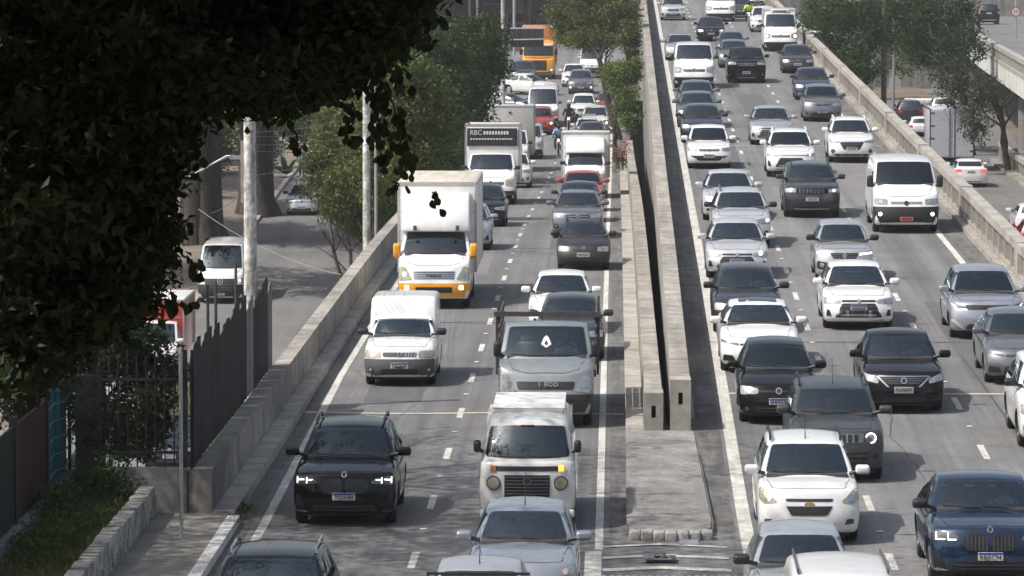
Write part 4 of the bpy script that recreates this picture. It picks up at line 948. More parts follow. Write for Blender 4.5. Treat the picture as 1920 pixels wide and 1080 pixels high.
# near left corner: sidewalk, planter, fences
tag(box('sidewalk', -8.1, -6.82, 60, 80.38, -.6, .15, PAVED), kind='structure')
KW = mat('whitewashed kerb', (.60, .59, .56), .85, noise=[(2, .2), (14, .2)])
joint('kerb', 'whitewashed kerb stones along the short sidewalk beside the steel post', segwall(K(-6.81), K(-6.60), K(-.2), K(.165), 62, 80.2, .9, .02), KW, 'kerb', 'kerb_stone')
pl = empty('planter_wall', (0, 0, 0)); tag(pl, 'low rough brick planter wall with peeling white paint', 'wall')
PEEL = mat('peeling whitewash', (.34, .33, .30), .9, noise=[(1.0, .3), (2.5, .4), (14, .35)], bump=(14, .8, .03)); rg = random.Random(5)
for row in range(4):
    for k in range(52):
        y = 62 + k * .36 + (.18 if row % 2 else 0); dx = rg.uniform(-.02, .02)
        if y > 80.1: continue
        v, f = prism(-8.36 + dx, -8.10 + dx, -8.36 + dx, -8.10 + dx, y, y + .345, .0 + row * .165 + .004, (row + 1) * .165, row * .165 + .004, (row + 1) * .165 + (rg.uniform(-.03, .02) if row == 3 else 0))
        obj('brick', mesh('brick', v, f), PEEL, pl)
tag(strip('planter_soil', -9.75, -8.3, lambda y: .42, ys_(60, 80.6), EARTH, nx=4), kind='structure')
cw = box('cross_wall', -9.2, -7.47, 80.75, 80.98, -9, .9, mat('grey painted wall', (.22, .22, .216), .85, noise=[(1, .25), (8, .2)], streak=[((2, 2, .4), .25)])); tag(cw, 'grey cross wall with a crack between planter and parapet', 'wall')
box('crack', -7.60, -7.575, 80.738, 80.749, .0, .86, BLK, cw)
IRON = mat('dark iron', (.02, .02, .022), .6)
bf = empty('bar_fence'); tag(bf, 'dark iron bar fence standing on the grey cross wall', 'fence')
for k in range(11): tube('bar', (-9.15 + k * .165, 80.86, .9), (-9.15 + k * .165, 80.86, 2.9 + .12 * (k % 3 == 0)), .013, IRON, bf, n=6)
for z in (1.15, 2.45): box('rail', -9.2, -7.45, 80.845, 80.875, z, z + .04, IRON, bf)
for x in (-7.62, -7.50): box('post', x - .03, x + .03, 80.83, 80.89, .9, 3.0, IRON, bf)
sp_ = empty('sign_post', (-7.36, 77.2, .15)); tag(sp_, 'thin galvanised steel post planted in the sidewalk', 'post'); tube('pole', (0, 0, 0), (0, 0, 3.12), .033, STEEL, sp_); tube('cap', (0, 0, 3.12), (0, 0, 3.15), .036, STEEL, sp_)
SHEET = mat('dark sheet metal', (.017, .0175, .019), .65, spec=.15, noise=[(1.5, .3)], streak=[((3, 3, .3), .25)], bump=(3, .2, .05))
sf = empty('sheet_fence'); tag(sf, 'tall fence of dark metal sheets with ragged tops behind the parapet', 'fence')
rg = random.Random(9); y = 80.6; k = 0
LSH = mat('pale worn sheet', (.17, .168, .16), .7, noise=[(2, .25)], streak=[((3, 3, .3), .25)])
while y < 99.5:
    ln = rg.choice((1.7, 2.0, 2.3)); h0 = 3.12 - (y - 80) * .016 + rg.uniform(-.15, .1); mm = LSH if k in (6, 9) else SHEET
    y2 = min(y + ln, 99.8); V, F = [], []; n = 6
    for i in range(n + 1):
        t = i / n; yy = lerp(y, y2 - .06, t); zt = h0 - .35 * (1 - t) ** 2 + rg.uniform(-.02, .02); xx = -7.50 - .025 * (i % 2)
        V += [(xx, yy, .90), (xx - .02, yy, .90), (xx - .02, yy, zt), (xx, yy, zt)]
        if i: a, b = 4 * (i - 1), 4 * i; F += [(a, b, b + 3, a + 3), (a + 1, a + 2, b + 2, b + 1), (a + 3, b + 3, b + 2, a + 2)]
    F += [(0, 3, 2, 1), (4 * n, 4 * n + 1, 4 * n + 2, 4 * n + 3)]
    obj('sheet_panel', mesh('sheet_panel', V, F), mm, sf)
    if k in (1, 2, 4): tube('fence_post', (-7.58, y2, .9), (-7.58, y2, h0 + .75), .03, GRY, sf, n=6)
    else: tube('fence_post', (-7.56, y2, .9), (-7.56, y2, h0 - .2), .03, GRY, sf, n=6)
    y = y2; k += 1
    if y2 >= 99.8: break
# boundary fences at the far left of the corner
bw = joint('boundary_wall', 'stained concrete base wall under the red and teal fences', segwall(K(-10.2), K(-9.76), K(-1), K(.62), 60, 86, 2.6), CONCD, 'wall')
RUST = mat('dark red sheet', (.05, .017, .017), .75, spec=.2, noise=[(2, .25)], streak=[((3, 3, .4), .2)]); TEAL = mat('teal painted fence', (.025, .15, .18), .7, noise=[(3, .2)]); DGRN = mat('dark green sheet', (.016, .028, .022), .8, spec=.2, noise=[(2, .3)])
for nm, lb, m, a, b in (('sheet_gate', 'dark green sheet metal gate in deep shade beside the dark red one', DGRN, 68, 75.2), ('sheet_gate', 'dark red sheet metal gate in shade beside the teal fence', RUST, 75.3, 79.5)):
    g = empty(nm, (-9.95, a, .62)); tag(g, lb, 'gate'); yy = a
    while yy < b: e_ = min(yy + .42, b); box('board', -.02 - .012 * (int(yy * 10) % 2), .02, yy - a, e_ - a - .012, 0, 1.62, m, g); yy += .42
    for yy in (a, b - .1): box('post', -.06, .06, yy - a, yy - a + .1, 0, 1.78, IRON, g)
g = empty('teal_fence', (-9.93, 79.6, .62)); tag(g, 'teal wire fence with posts and climbing leaves', 'fence')
for yy in (0, 1.5, 3.2): box('post', -.03, .03, yy, yy + .06, 0, 1.75, TEAL, g)
box('sheet', -.075, -.055, 0, 3.2, 0, 1.7, TEAL, g)
for z in (.2, .5, .8, 1.1, 1.4): path('wire', [(0.0, 0.03, z), (0.02, .8, z + .06), (0, 1.5, z), (0.02, 2.4, z - .06), (0, 3.2, z)], .01, mat('pale teal wire', (.2, .42, .45), .5), g, 5)
tag(box('gate_pillar', -9.75, -9.25, 82.2, 82.7, -1, 2.4, mat('dark rendered pillar', (.07, .068, .066), .9, noise=[(3, .3)])), 'dark rendered gate pillar beside the iron bar fence', 'pillar')
# right balustrades
PANEL = mat('grimy concrete panel', (.185, .178, .162), .9, noise=[(.6, .2), (6, .2)], streak=[((2, 2, .3), .25)])
def balustrade(label, xf, zf, y0, y1, step, hgt=.95, wdt=.34):
    root = empty('balustrade'); tag(root, label, 'balustrade')
    n = int((y1 - y0) / step); pm = None
    for k in range(n + 1):
        y = y0 + k * step; big = k % 10 == 3; x, z = xf(y), zf(y)
        if k < n:
            ya, yb = y + .055, y + step - .055; V, F = prism(xf(ya) + .12, xf(ya) + .24, xf(yb) + .12, xf(yb) + .24, ya, yb, zf(ya) + .12, zf(ya) + hgt - .24, zf(yb) + .12, zf(yb) + hgt - .24); obj('panel', mesh('panel', V, F), PANEL, root)
        if big: o = box('pier', x - .02, x + wdt + .02, y - .45, y + .45, z - .05, z + hgt + .03, CONC, root)
        else:
            if pm is None: bm = bmesh.new(); bx(bm, .03, wdt - .05, -.05, .05, .121, hgt - .241); pm = bm_mesh('post', bm); pm.materials.append(CONC)
            o = link(bpy.data.objects.new('post', pm), root); o.location = (x, y, z)
    for nm, a, b, w0, m in (('top_rail', hgt - .24, hgt, 0, CONC), ('plinth', -.25, .12, .0, CONCT)):
        for k in range(0, n, 5):
            ya, yb = y0 + k * step + .012, min(y1, y0 + (k + 5) * step) - .012
            V, F = prism(xf(ya), xf(ya) + wdt, xf(yb), xf(yb) + wdt, ya, yb, zf(ya) + a, zf(ya) + b, zf(yb) + a, zf(yb) + b); obj(nm, mesh(nm, V, F), m, root)
    return root
balustrade('long pale concrete balustrade along the right edge of the raised road', lambda y: XR(10.42, y), lambda y: ZR(y) + .14, 96, 520, 2.1)
joint('kerb', 'wide dusty concrete kerb below the long raised-road balustrade', segwall(lambda y: XR(10.19, y), lambda y: XR(10.42, y), lambda y: ZR(y) - .3, lambda y: ZR(y) + .15, 70, 500, 4.0, .03), CONCT, 'kerb', 'kerb_slab')
balustrade('concrete balustrade beside the lower street near the white sedan', interp([(200, 21.2), (262, 22.0), (300, 24)]), ZD, 205, 268, 2.1, 1.0)
joint('kerb', 'worn kerb slabs along the lower street beneath its balustrade', segwall(interp([(200, 20.6), (262, 21.4), (300, 23.5)]), interp([(200, 21.15), (262, 21.95), (300, 24)]), lambda y: ZD(y) - .2, lambda y: ZD(y) + .15, 200, 268, 3.0), CONCT, 'kerb', 'kerb_slab')
# bar fence under the viaduct
PALE = mat('pale grey fence bar', (.30, .295, .28), .7, noise=[(3, .2)])
bfr = empty('bar_fence'); tag(bfr, 'tall pale vertical bar fence under the viaduct beside the lower street', 'fence')
bm = bmesh.new(); bx(bm, -.04, .04, -.05, .05, 0, 4.0); pmesh = bm_mesh('bar', bm); pmesh.materials.append(PALE)
for k in range(120):
    yy = 208 + k * .5; o = link(bpy.data.objects.new('bar', pmesh), bfr); o.location = (interp([(200, 22.4), (262, 23.2), (300, 25)])(yy), yy, -3.0)
for z in (-2.2, .6): path('rail', [(22.5, 208, z), (23.2, 262, z), (23.5, 268, z)], .05, PALE, bfr, 5)
# viaduct on the right: deck, girder, parapet
vx = interp([(180, 18.6), (232, 20.9), (298, 23.5), (380, 27.2), (520, 36)])
via = empty('viaduct'); tag(via, 'concrete viaduct with pale girder and balustrade crossing over the lower street', 'viaduct')
ys = ys_(225, 520, 5)
zdk = interp([(200, 2.7), (298, 2.55), (380, 2.5), (520, 2.0)])
def ribbon(name, prof, m):
    V, F = [], []; n = len(prof)
    for y in ys:
        for dx, dz in prof: V.append((vx(y) + dx, y, zdk(y) + dz))
    for j in range(len(ys) - 1):
        for i in range(n): F.append((j * n + i, j * n + (i + 1) % n, (j + 1) * n + (i + 1) % n, (j + 1) * n + i))
    F += [tuple(range(n)), tuple(range(len(V) - n, len(V)))[::-1]]
    return obj(name, mesh(name, V, F), m, via)
ribbon('girder', [(0, -1.0), (.4, -1.0), (.4, 0.0), (0, 0.0)], CONCW); ribbon('deck', [(.41, -.5), (14, -.5), (14, 0.0), (.41, 0.0)], ASPH2); ribbon('parapet_rail', [(0, .75), (.35, .75), (.35, 1.0), (0, 1.0)], CONC); ribbon('parapet_plinth', [(-.02, .002), (.38, .002), (.38, .22), (-.02, .22)], CONC)
for k in range(60):
    yy = 228 + k * 2.0; o = link(bpy.data.objects.new('baluster', pmesh2), via) if k else None
    if o is None:
        bm = bmesh.new(); bx(bm, .05, .28, -.12, .12, .22, .76); pmesh2 = bm_mesh('baluster', bm); pmesh2.materials.append(CONC); o = link(bpy.data.objects.new('baluster', pmesh2), via)
    o.location = (vx(yy), yy, zdk(yy))
for yy in (246, 276, 306, 340): box('column', vx(yy) + 5.2, vx(yy) + 6.6, yy - .7, yy + .7, -3.2, zdk(yy) - .5, CONCD, via)
for yy in ys_(235, 500, 12): box('crossbeam', vx(yy) + .41, vx(yy) + 13.9, yy - .4, yy + .4, zdk(yy) - 1.0, zdk(yy) - .505, CONCD, via)
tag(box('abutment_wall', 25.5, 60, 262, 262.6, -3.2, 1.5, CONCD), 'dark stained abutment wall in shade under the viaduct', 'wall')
# far dark underpass at the end of the lower carriageway
up = empty('underpass'); tag(up, 'dark concrete underpass in deep shade beyond the crossing', 'underpass')
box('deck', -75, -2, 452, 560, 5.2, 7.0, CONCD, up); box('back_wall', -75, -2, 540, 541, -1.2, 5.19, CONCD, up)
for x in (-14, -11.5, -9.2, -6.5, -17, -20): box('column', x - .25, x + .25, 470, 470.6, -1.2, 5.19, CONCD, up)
# ------------------------------------------------------------------ trees and plants
def leafmat(name, a, b, sc=1.2, trans=.35):
    m = bpy.data.materials.new(name); m.use_nodes = True; t = m.node_tree; N = t.nodes; L = t.links; N.remove(N['Principled BSDF'])
    tc = N.new('ShaderNodeTexCoord'); nz = N.new('ShaderNodeTexNoise'); nz.inputs['Scale'].default_value = sc; nz.inputs['Detail'].default_value = 5
    cr = N.new('ShaderNodeMix'); cr.data_type = 'RGBA'; cr.inputs['A'].default_value = (*a, 1); cr.inputs['B'].default_value = (*b, 1)
    mr = N.new('ShaderNodeMapRange'); mr.inputs[1].default_value = .32; mr.inputs[2].default_value = .68
    L.new(tc.outputs['Object'], nz.inputs['Vector']); L.new(nz.outputs['Fac'], mr.inputs[0]); L.new(mr.outputs[0], cr.inputs['Factor'])
    df = N.new('ShaderNodeBsdfDiffuse'); tr = N.new('ShaderNodeBsdfTranslucent'); gl = N.new('ShaderNodeBsdfGlossy'); gl.inputs['Roughness'].default_value = .45
    L.new(cr.outputs['Result'], df.inputs['Color']); L.new(cr.outputs['Result'], tr.inputs['Color'])
    mx = N.new('ShaderNodeMixShader'); mx.inputs[0].default_value = trans; L.new(df.outputs[0], mx.inputs[1]); L.new(tr.outputs[0], mx.inputs[2])
    m2 = N.new('ShaderNodeMixShader'); m2.inputs[0].default_value = .02; L.new(mx.outputs[0], m2.inputs[1]); L.new(gl.outputs[0], m2.inputs[2])
    L.new(m2.outputs[0], N['Material Output'].inputs['Surface']); return m
LF_DARK = leafmat('dark glossy leaf', (.022, .034, .015), (.052, .074, .028), 2.0, .22)
LF_GRN = leafmat('mid green leaf', (.024, .052, .010), (.075, .125, .022), .8)
LF_OLV = leafmat('olive leaf', (.050, .075, .018), (.135, .160, .042), .7)
LF_YEL = leafmat('yellow green leaf', (.085, .095, .030), (.20, .18, .060), .8)
LF_DG = leafmat('deep green leaf', (.016, .038, .010), (.044, .085, .020), .7)
LF_BR = leafmat('bright grass leaf', (.07, .12, .03), (.17, .21, .06), 2.0); LF_PINK = leafmat('pink blossom', (.30, .05, .09), (.45, .12, .16), 4.0)
BARK = mat('bark', (.085, .065, .05), .95, noise=[(2, .3), (12, .3)], streak=[((4, 4, .5), .35)], bump=(8, .9, .06))
BARKD = mat('dark bark', (.045, .038, .032), .95, noise=[(2, .3), (12, .3)], streak=[((4, 4, .4), .35)], bump=(6, .9, .08))
def leaves(name, blobs, size, m, parent, seed=1, clump=.35, per=26, fold=.25, droop=.0, shell=.55):
    """blobs: (centre, radii, number of clumps); every clump is a handful of folded leaves"""
    rg = np.random.default_rng(seed); C = []
    for c, r, n in blobs:
        d = rg.normal(size=(n, 3)); d /= np.linalg.norm(d, axis=1)[:, None]
        rad = rg.uniform(0, 1, n) ** shell * (1 + .14 * np.sin(d[:, 0] * 5 + d[:, 2] * 7 + seed) )
        C.append(np.array(c)[None, :] + d * rad[:, None] * np.array(r)[None, :])
    C = np.concatenate(C); n = len(C) * per
    P = np.repeat(C, per, axis=0) + rg.normal(size=(n, 3)) * clump * np.array([1, 1, .7])
    nr = rg.normal(size=(n, 3)) + np.array([0, 0, 1.1]); nr /= np.linalg.norm(nr, axis=1)[:, None]
    t = rg.normal(size=(n, 3)) + np.array([0, 0, -droop]); t -= nr * np.sum(t * nr, axis=1)[:, None]; t /= np.linalg.norm(t, axis=1)[:, None] + 1e-9
    b = np.cross(nr, t); s = size * rg.uniform(.6, 1.35, n)[:, None]
    V = np.empty((n, 4, 3)); V[:, 0] = P - t * s; V[:, 1] = P + b * s * .48 + nr * s * fold; V[:, 2] = P + t * s; V[:, 3] = P - b * s * .48 + nr * s * fold
    me = bpy.data.meshes.new(name); me.vertices.add(n * 4); me.vertices.foreach_set('co', V.reshape(-1))
    idx = np.arange(n * 4).reshape(n, 4); tri = np.concatenate([idx[:, [0, 1, 2]], idx[:, [0, 2, 3]]], axis=1).reshape(-1)
    me.loops.add(n * 6); me.loops.foreach_set('vertex_index', tri); me.polygons.add(n * 2); me.polygons.foreach_set('loop_start', np.arange(0, n * 6, 3)); me.update(calc_edges=True)
    o = obj(name, me, m, parent); o['kind'] = 'stuff'; return o
def limb(rg, p, d, ln, r, bm, depth, ends):
    pts = [Vector(p)]; d = Vector(d).normalized(); n = 5
    for i in range(n): d = (d + Vector((rg.uniform(-.25, .25), rg.uniform(-.25, .25), rg.uniform(-.08, .14)))).normalized(); pts.append(pts[-1] + d * ln / n)
    path_bm(bm, pts, [r * (1 - .6 * i / n) for i in range(n + 1)], 7); ends.append(pts[-1])
    if depth:
        for _ in range(3):
            k = rg.choice((2, 3, 4, 5)); limb(rg, pts[k], d + Vector((rg.uniform(-.9, .9), rg.uniform(-.9, .9), rg.uniform(.0, .5))), ln * .62, r * .45, bm, depth - 1, ends)
def tree(name, label, base, lean, hgt, r, blobs, size, m, group, seed=1, bark=BARK, stems=1, per=26, clump=.35, fork=.5, shell=.55):
    base = Vector(base); root = empty(name, base); tag(root, label, 'tree', group); rg = random.Random(seed)
    for k in range(stems):
        bm = bmesh.new(); off = Vector((rg.uniform(-.3, .3), rg.uniform(-.3, .3), 0)) if stems > 1 else Vector(); top = Vector((lean[0] + rg.uniform(-.3, .3), lean[1], hgt * fork))
        pts = [off + top * t + Vector((rg.uniform(-.1, .1), 0, 0)) * (t * (1 - t) * 4) for t in (0, .12, .3, .5, .75, 1)]; pts[0].z -= .3
        path_bm(bm, pts, [r * q for q in (1.5, 1.12, 1, .9, .8, .7)], 10); ends = []
        for i in range(4): limb(rg, pts[-1 - (i % 2)], (rg.uniform(-.8, .8) + lean[0] * .1, rg.uniform(-1, 1), rg.uniform(.5, 1.1)), hgt * .22, r * .5, bm, 1, ends)
        obj('trunk', bm_mesh('trunk', bm, 60), bark, root)
    bl = [((Vector(c) - base), rr, n) for c, rr, n in blobs]
    leaves('crown', [(tuple(c), rr, int(n * (.85 if group == 'trees over the lower street' else 1.7))) for c, rr, n in bl], size, m, root, seed, clump * .85, per, shell=shell)
    return root
def B(px, py, d, rx, rz, n, ry=None): return (tuple(at_y(px, py, d)), (rx, ry or rx, rz), n)
G1 = 'trees beside the lower carriageway'
tree('tree', 'olive green tree with loose crown leaning over the parapet wall', (-9.8, 172, ZS(172)), (1.0, 0, 0), 8, .13, [B(770, 165, 172, 1.5, 1.3, 110), B(800, 225, 172, 1.3, 1.4, 110), B(735, 250, 174, 1.4, 1.6, 120), B(770, 300, 172, 1.3, 1.1, 80), B(700, 200, 176, 1.1, 1.2, 60), B(720, 330, 174, 1.1, 1.0, 50)], .085, LF_OLV, G1, 3, stems=2, clump=.26)
tree('tree', 'tall dark green tree with dense layered crown beside the concrete pole', (-9.6, 222, ZS(222)), (1.5, 0, 0), 9, .2, [B(850, 110, 222, 2.6, 1.7, 230), B(800, 75, 226, 2.2, 1.4, 140), B(840, 200, 220, 2.2, 1.9, 220), B(895, 120, 222, 1.4, 1.6, 120), B(880, 175, 220, 1.3, 1.2, 90), B(800, 150, 224, 2.0, 1.8, 150), B(850, 260, 218, 1.8, 1.3, 120), B(760, 120, 230, 2.0, 2.0, 130), B(900, 70, 224, 1.3, 1.1, 80), B(820, 320, 214, 1.7, 1.3, 110), B(720, 180, 226, 2.0, 1.8, 120)], .10, LF_DG, G1, 5, clump=.34)
tree('tree', 'pale sunlit small tree with thin trunk beside the side street', (-10.4, 182, ZS(182)), (-.6, 0, 0), 7, .09, fork=.72, blobs=[B(635, 290, 184, 1.3, 1.2, 70), B(615, 345, 184, 1.0, .8, 45), B(660, 350, 182, 1.1, 1.2, 60), B(640, 240, 186, 1.2, 1.0, 55), B(690, 285, 182, 1.0, 1.3, 60), B(600, 310, 184, .6, .6, 16), B(668, 415, 184, .7, .5, 34), B(640, 395, 184, .7, .5, 26), B(690, 430, 186, .6, .5, 24)], size=.09, m=LF_OLV, group=G1, seed=8, per=38, stems=2, clump=.28)
tree('tree', 'low dark bushy tree under the taller crown behind the parapet', (-8.9, 200, ZS(200)), (.4, 0, 0), 6, .12, [B(790, 345, 200, 1.3, 1.2, 80), B(830, 290, 204, 1.3, 1.1, 80), B(760, 380, 196, 1.1, 1.0, 60), B(730, 390, 190, 1.0, 1.0, 50), B(700, 350, 192, .8, .9, 30), B(690, 390, 188, .9, .9, 40), B(665, 380, 184, .7, .7, 26)], .09, LF_GRN, G1, 9, stems=2, clump=.3)
tree('tree', 'yellow green tree with wide crown and leaning trunk beside the ramp wall', (.2, 282, ZL(282)), (-1.2, 0, 0), 8, .22, [B(1120, 20, 286, 2.2, 1.3, 190), B(1075, 60, 288, 1.5, 1.0, 90), B(1160, 25, 284, 1.4, 1.3, 120), B(1060, 25, 288, 1.2, 1.0, 80), B(1110, 75, 284, 1.6, .7, 90), B(1180, 70, 282, .7, 1.0, 50), B(1130, -30, 286, 2.4, 1.2, 150)], .10, LF_OLV, 'trees between the carriageways', 12, BARKD, clump=.3, fork=.62)
tree('shrub_tree', 'bright green feathery bush growing against the ramp wall', (.15, 256, ZL(256)), (0, 0, 0), 4.2, .08, [B(1165, 150, 256, .95, .9, 110), B(1175, 195, 255, .8, 1.0, 90), B(1150, 135, 257, .7, .6, 50), B(1188, 130, 256, .5, .8, 45), B(1180, 230, 254, .5, .6, 30)], .075, LF_BR, 'trees between the carriageways', 14, stems=3, clump=.2)
bg_ = empty('flowering_bush', (.35, 238, ZL(238))); tag(bg_, 'small bush with pink red blossoms at the foot of the ramp wall', 'bush')
leaves('blossoms', [((.0, 0, 1.2), (.55, .5, .6), 26)], .05, LF_PINK, bg_, 4, .14, 14); leaves('leaves', [((0, 0, .7), (.55, .5, .7), 40)], .06, LF_GRN, bg_, 5, .18, 16); path('stem', [(0, 0, 0), (.05, 0, .5), (0, 0, 1.0)], .04, BARK, bg_)
G2 = 'trees over the lower street'
tree('tree', 'dark green tree whose crown hangs beside the raised-road balustrade', (13.6, 262, -3), (-.3, 0, 0), 9, .2, [B(1590, 30, 262, 2.2, 1.6, 170), B(1560, 75, 264, 1.3, 1.5, 90), B(1610, 105, 260, 1.5, 1.4, 120), B(1570, 130, 258, 1.0, .9, 60), B(1620, 145, 258, 1.1, .8, 60), B(1640, 60, 262, 1.2, 1.3, 70), B(1530, 30, 270, .9, 1.2, 50)], .10, LF_DG, G2, 21, BARKD, clump=.3)
tree('tree', 'broad dark tree shading the lower street beside the viaduct', (21.0, 272, -3), (-1.0, 0, 0), 10, .28, [B(1700, 20, 276, 2.4, 1.4, 190), B(1760, 50, 274, 2.2, 1.6, 200), B(1800, 90, 270, 1.6, 1.4, 130), B(1740, 100, 276, 1.4, .9, 90), B(1700, 75, 280, 1.4, .8, 70), B(1805, 30, 276, .7, 1.6, 60), B(1770, -20, 276, 2.6, 1.3, 150)], .105, LF_DG, G2, 23, BARKD, clump=.32, fork=.6)
tree('tree', 'slender dark tree with drooping branches against the viaduct fence', (21.6, 252, -3), (-.6, 0, 0), 7, .16, [B(1800, 165, 254, 1.5, 1.2, 90), B(1840, 190, 252, 1.1, 1.3, 80), B(1775, 130, 256, 1.2, .9, 60), B(1830, 240, 250, .9, .9, 45)], .09, LF_DARK, G2, 25, BARKD, stems=2, clump=.3)
tree('tree', 'bare trimmed tree with a dark stump-like trunk behind the lower street', (15.6, 372, -3), (0, 0, 0), 6, .5, [B(1722, 95, 372, 1.6, 1.0, 40), B(1700, 85, 374, 1.2, .9, 25)], .12, LF_OLV, G2, 27, BARKD, clump=.4)
tree('tree', 'distant bushy tree above the far corner of the lower street', (12.5, 330, -3), (0, 0, 0), 9, .2, [B(1545, 20, 335, 2.0, 1.8, 100), B(1680, 110, 360, 2.0, 1.5, 70), B(1640, 40, 345, 2.2, 1.8, 110)], .12, LF_GRN, G2, 29, BARKD, clump=.4)
# thick old trunks at the side street
G3 = 'old trees on the side street pavement'
def big_trunk(label, x, d, rr, hgt, seed, blobs, n=6):
    root = empty('old_tree', (x, d, ZS(d) + .1)); tag(root, label, 'tree', G3); rg = random.Random(seed)
    for k in range(n):
        bm = bmesh.new(); a = 2 * math.pi * k / n; o = Vector((math.cos(a), math.sin(a), 0)) * rr * rg.uniform(.45, .7)
        pts = [o * 1.5 + Vector((0, 0, -.3)), o * 1.1 + Vector((0, 0, .8)), o * .9 + Vector((rg.uniform(-.1, .1), 0, hgt * .35)), o * 1.4 + Vector((rg.uniform(-.3, .3), 0, hgt * .6)), o * 2.6 + Vector((rg.uniform(-.5, .5), 0, hgt)), o * 5 + Vector((rg.uniform(-1, 1), 0, hgt * 1.4))]
        path_bm(bm, pts, [rr * rg.uniform(.6, .9), rr * .48, rr * .42, rr * .36, rr * .28, rr * .12], 10); ends = []
        limb(rg, pts[3], (rg.uniform(-1, 1), rg.uniform(-1, 1), .9), hgt * .5, rr * .3, bm, 1, ends)
        obj('trunk', bm_mesh('trunk', bm, 60), BARKD, root)
    leaves('crown', [(tuple(Vector(c) - Vector((x, d, ZS(d) + .1))), r_, m_) for c, r_, m_ in blobs], .19, LF_DG, root, seed, .45, 34)
big_trunk('huge dark forked old tree rising behind the white van', -20.2, 222, .95, 8.5, 2, [((-21, 222, 5.5), (5, 4, 1.8), 260), ((-17, 218, 6.0), (3.5, 4, 1.6), 180), ((-25, 226, 5.5), (4, 4, 2), 150), ((-31, 225, 6), (6, 8, 2), 420), ((-27, 205, 5), (5, 6, 2), 320), ((-18.5, 203, 4.6), (3.5, 6, 1.3), 260), ((-15.5, 190, 5.0), (2.5, 4, 1.1), 90)])  # crown stretched by unseen outlying blobs, added to shade street and pavement
big_trunk('thick dark old tree at the kerb beside the parked white pickup', -18.6, 236, .85, 8.5, 6, [((-16, 236, 6.5), (4, 4, 1.6), 180), ((-19, 240, 6.0), (4, 5, 1.8), 200), ((-14.5, 214, 6.0), (3, 5, 1.4), 200), ((-29, 250, 6), (6, 8, 2), 380), ((-22, 238, 6), (4, 5, 1.6), 220)])  # outlying blobs here are likewise unseen and added for their shade
pal = empty('palm_shrub', (-18.4, 256, ZS(256))); tag(pal, 'spiky green palm shrub on the far pavement', 'shrub'); rg = random.Random(2)
for k in range(26):
    a = rg.uniform(0, 6.28); e_ = rg.uniform(.2, 1.3); d = Vector((math.cos(a) * math.cos(e_), math.sin(a) * math.cos(e_), math.sin(e_))); ln = rg.uniform(1.1, 1.7); s_ = d.cross(Vector((0, 0, 1))).normalized()
    P_ = [d * ln * t + Vector((0, 0, .3 - .5 * t * t)) for t in (0, .35, .7, 1)]; wv = (.05, .12, .09, .01); V = [q + s_ * w_ * sg for q, w_ in zip(P_, wv) for sg in (-1, 1)]
    obj('frond', mesh('frond', V, [(0, 1, 3, 2), (2, 3, 5, 4), (4, 5, 7, 6)]), LF_GRN, pal)
# the near tree: a dark leafy mass in front of everything at upper left
def F_(px, py, d, rpx, rpz, n): s = FPX / d; return (tuple(at_y(px, py, d)), (rpx / s, 1.3, rpz / s), n)
nt_ = empty('shade_tree', (-9.5, 27, -.5)); tag(nt_, 'dark leafy branches of a near tree hanging over the upper left', 'tree')
nb = [F_(200, 60, 27, 260, 150, 420), F_(470, 50, 28, 240, 110, 400), F_(640, 25, 28, 130, 105, 220), F_(700, 60, 28, 62, 75, 70), F_(590, 115, 28, 110, 60, 110), F_(450, 140, 27, 150, 60, 160), F_(130, 240, 27, 170, 150, 280), F_(270, 215, 27.5, 85, 55, 80), F_(125, 400, 26.5, 150, 150, 260), F_(250, 330, 27.5, 65, 90, 80), F_(262, 450, 27, 52, 80, 60), F_(110, 560, 26.5, 140, 110, 200), F_(215, 540, 26.5, 58, 68, 55), F_(55, 655, 26, 75, 60, 60), F_(770, 8, 28.5, 38, 18, 10)]
leaves('crown', nb, .045, LF_DARK, nt_, 31, .085, 40, droop=.8, shell=.7)
bk = [F_(200, -60, 30.5, 380, 150, 500), F_(600, -50, 30.5, 160, 100, 240), F_(70, 280, 29.5, 180, 290, 500), F_(420, 70, 30, 230, 80, 240)]
leaves('crown', bk, .075, LF_DARK, nt_, 32, .12, 26, droop=.5, shell=.8)
leaves('crown', [(c, r_, n) for c, r_, n in [((-6, 27, 14.0), (6.5, 4, 3.0), 700), ((-9, 25, 9.5), (3.5, 4, 3.5), 500), ((-2.5, 28, 12.6), (3.0, 3.5, 1.6), 400), ((-4, 17, 15), (7, 7, 2.2), 900), ((-6, 5, 15), (8, 7, 2.5), 900), ((-10, 14, 11), (3, 9, 4), 700), ((0, 25, 14), (4, 6, 1.5), 350)]], .15, LF_DARK, nt_, 33, .3, 18)  # unseen foliage added overhead and behind the camera, keeps skylight off the near leaves
for c in nt_.children:
    c.location = (9.5, -27, .5)
bm = bmesh.new(); rg = random.Random(4); ends = []
path_bm(bm, [(0, 0, -9), (.1, 0, 4), (.4, .3, 9), (1.0, .5, 13)], [.5, .42, .36, .25], 12)
for k in range(6): limb(rg, (.6, .8, 11.2 + k * .5), (1.0, rg.uniform(0, .4), rg.uniform(.1, .4)), 3.6, .09, bm, 1, ends)
obj('trunk', bm_mesh('trunk', bm, 60), BARKD, nt_)
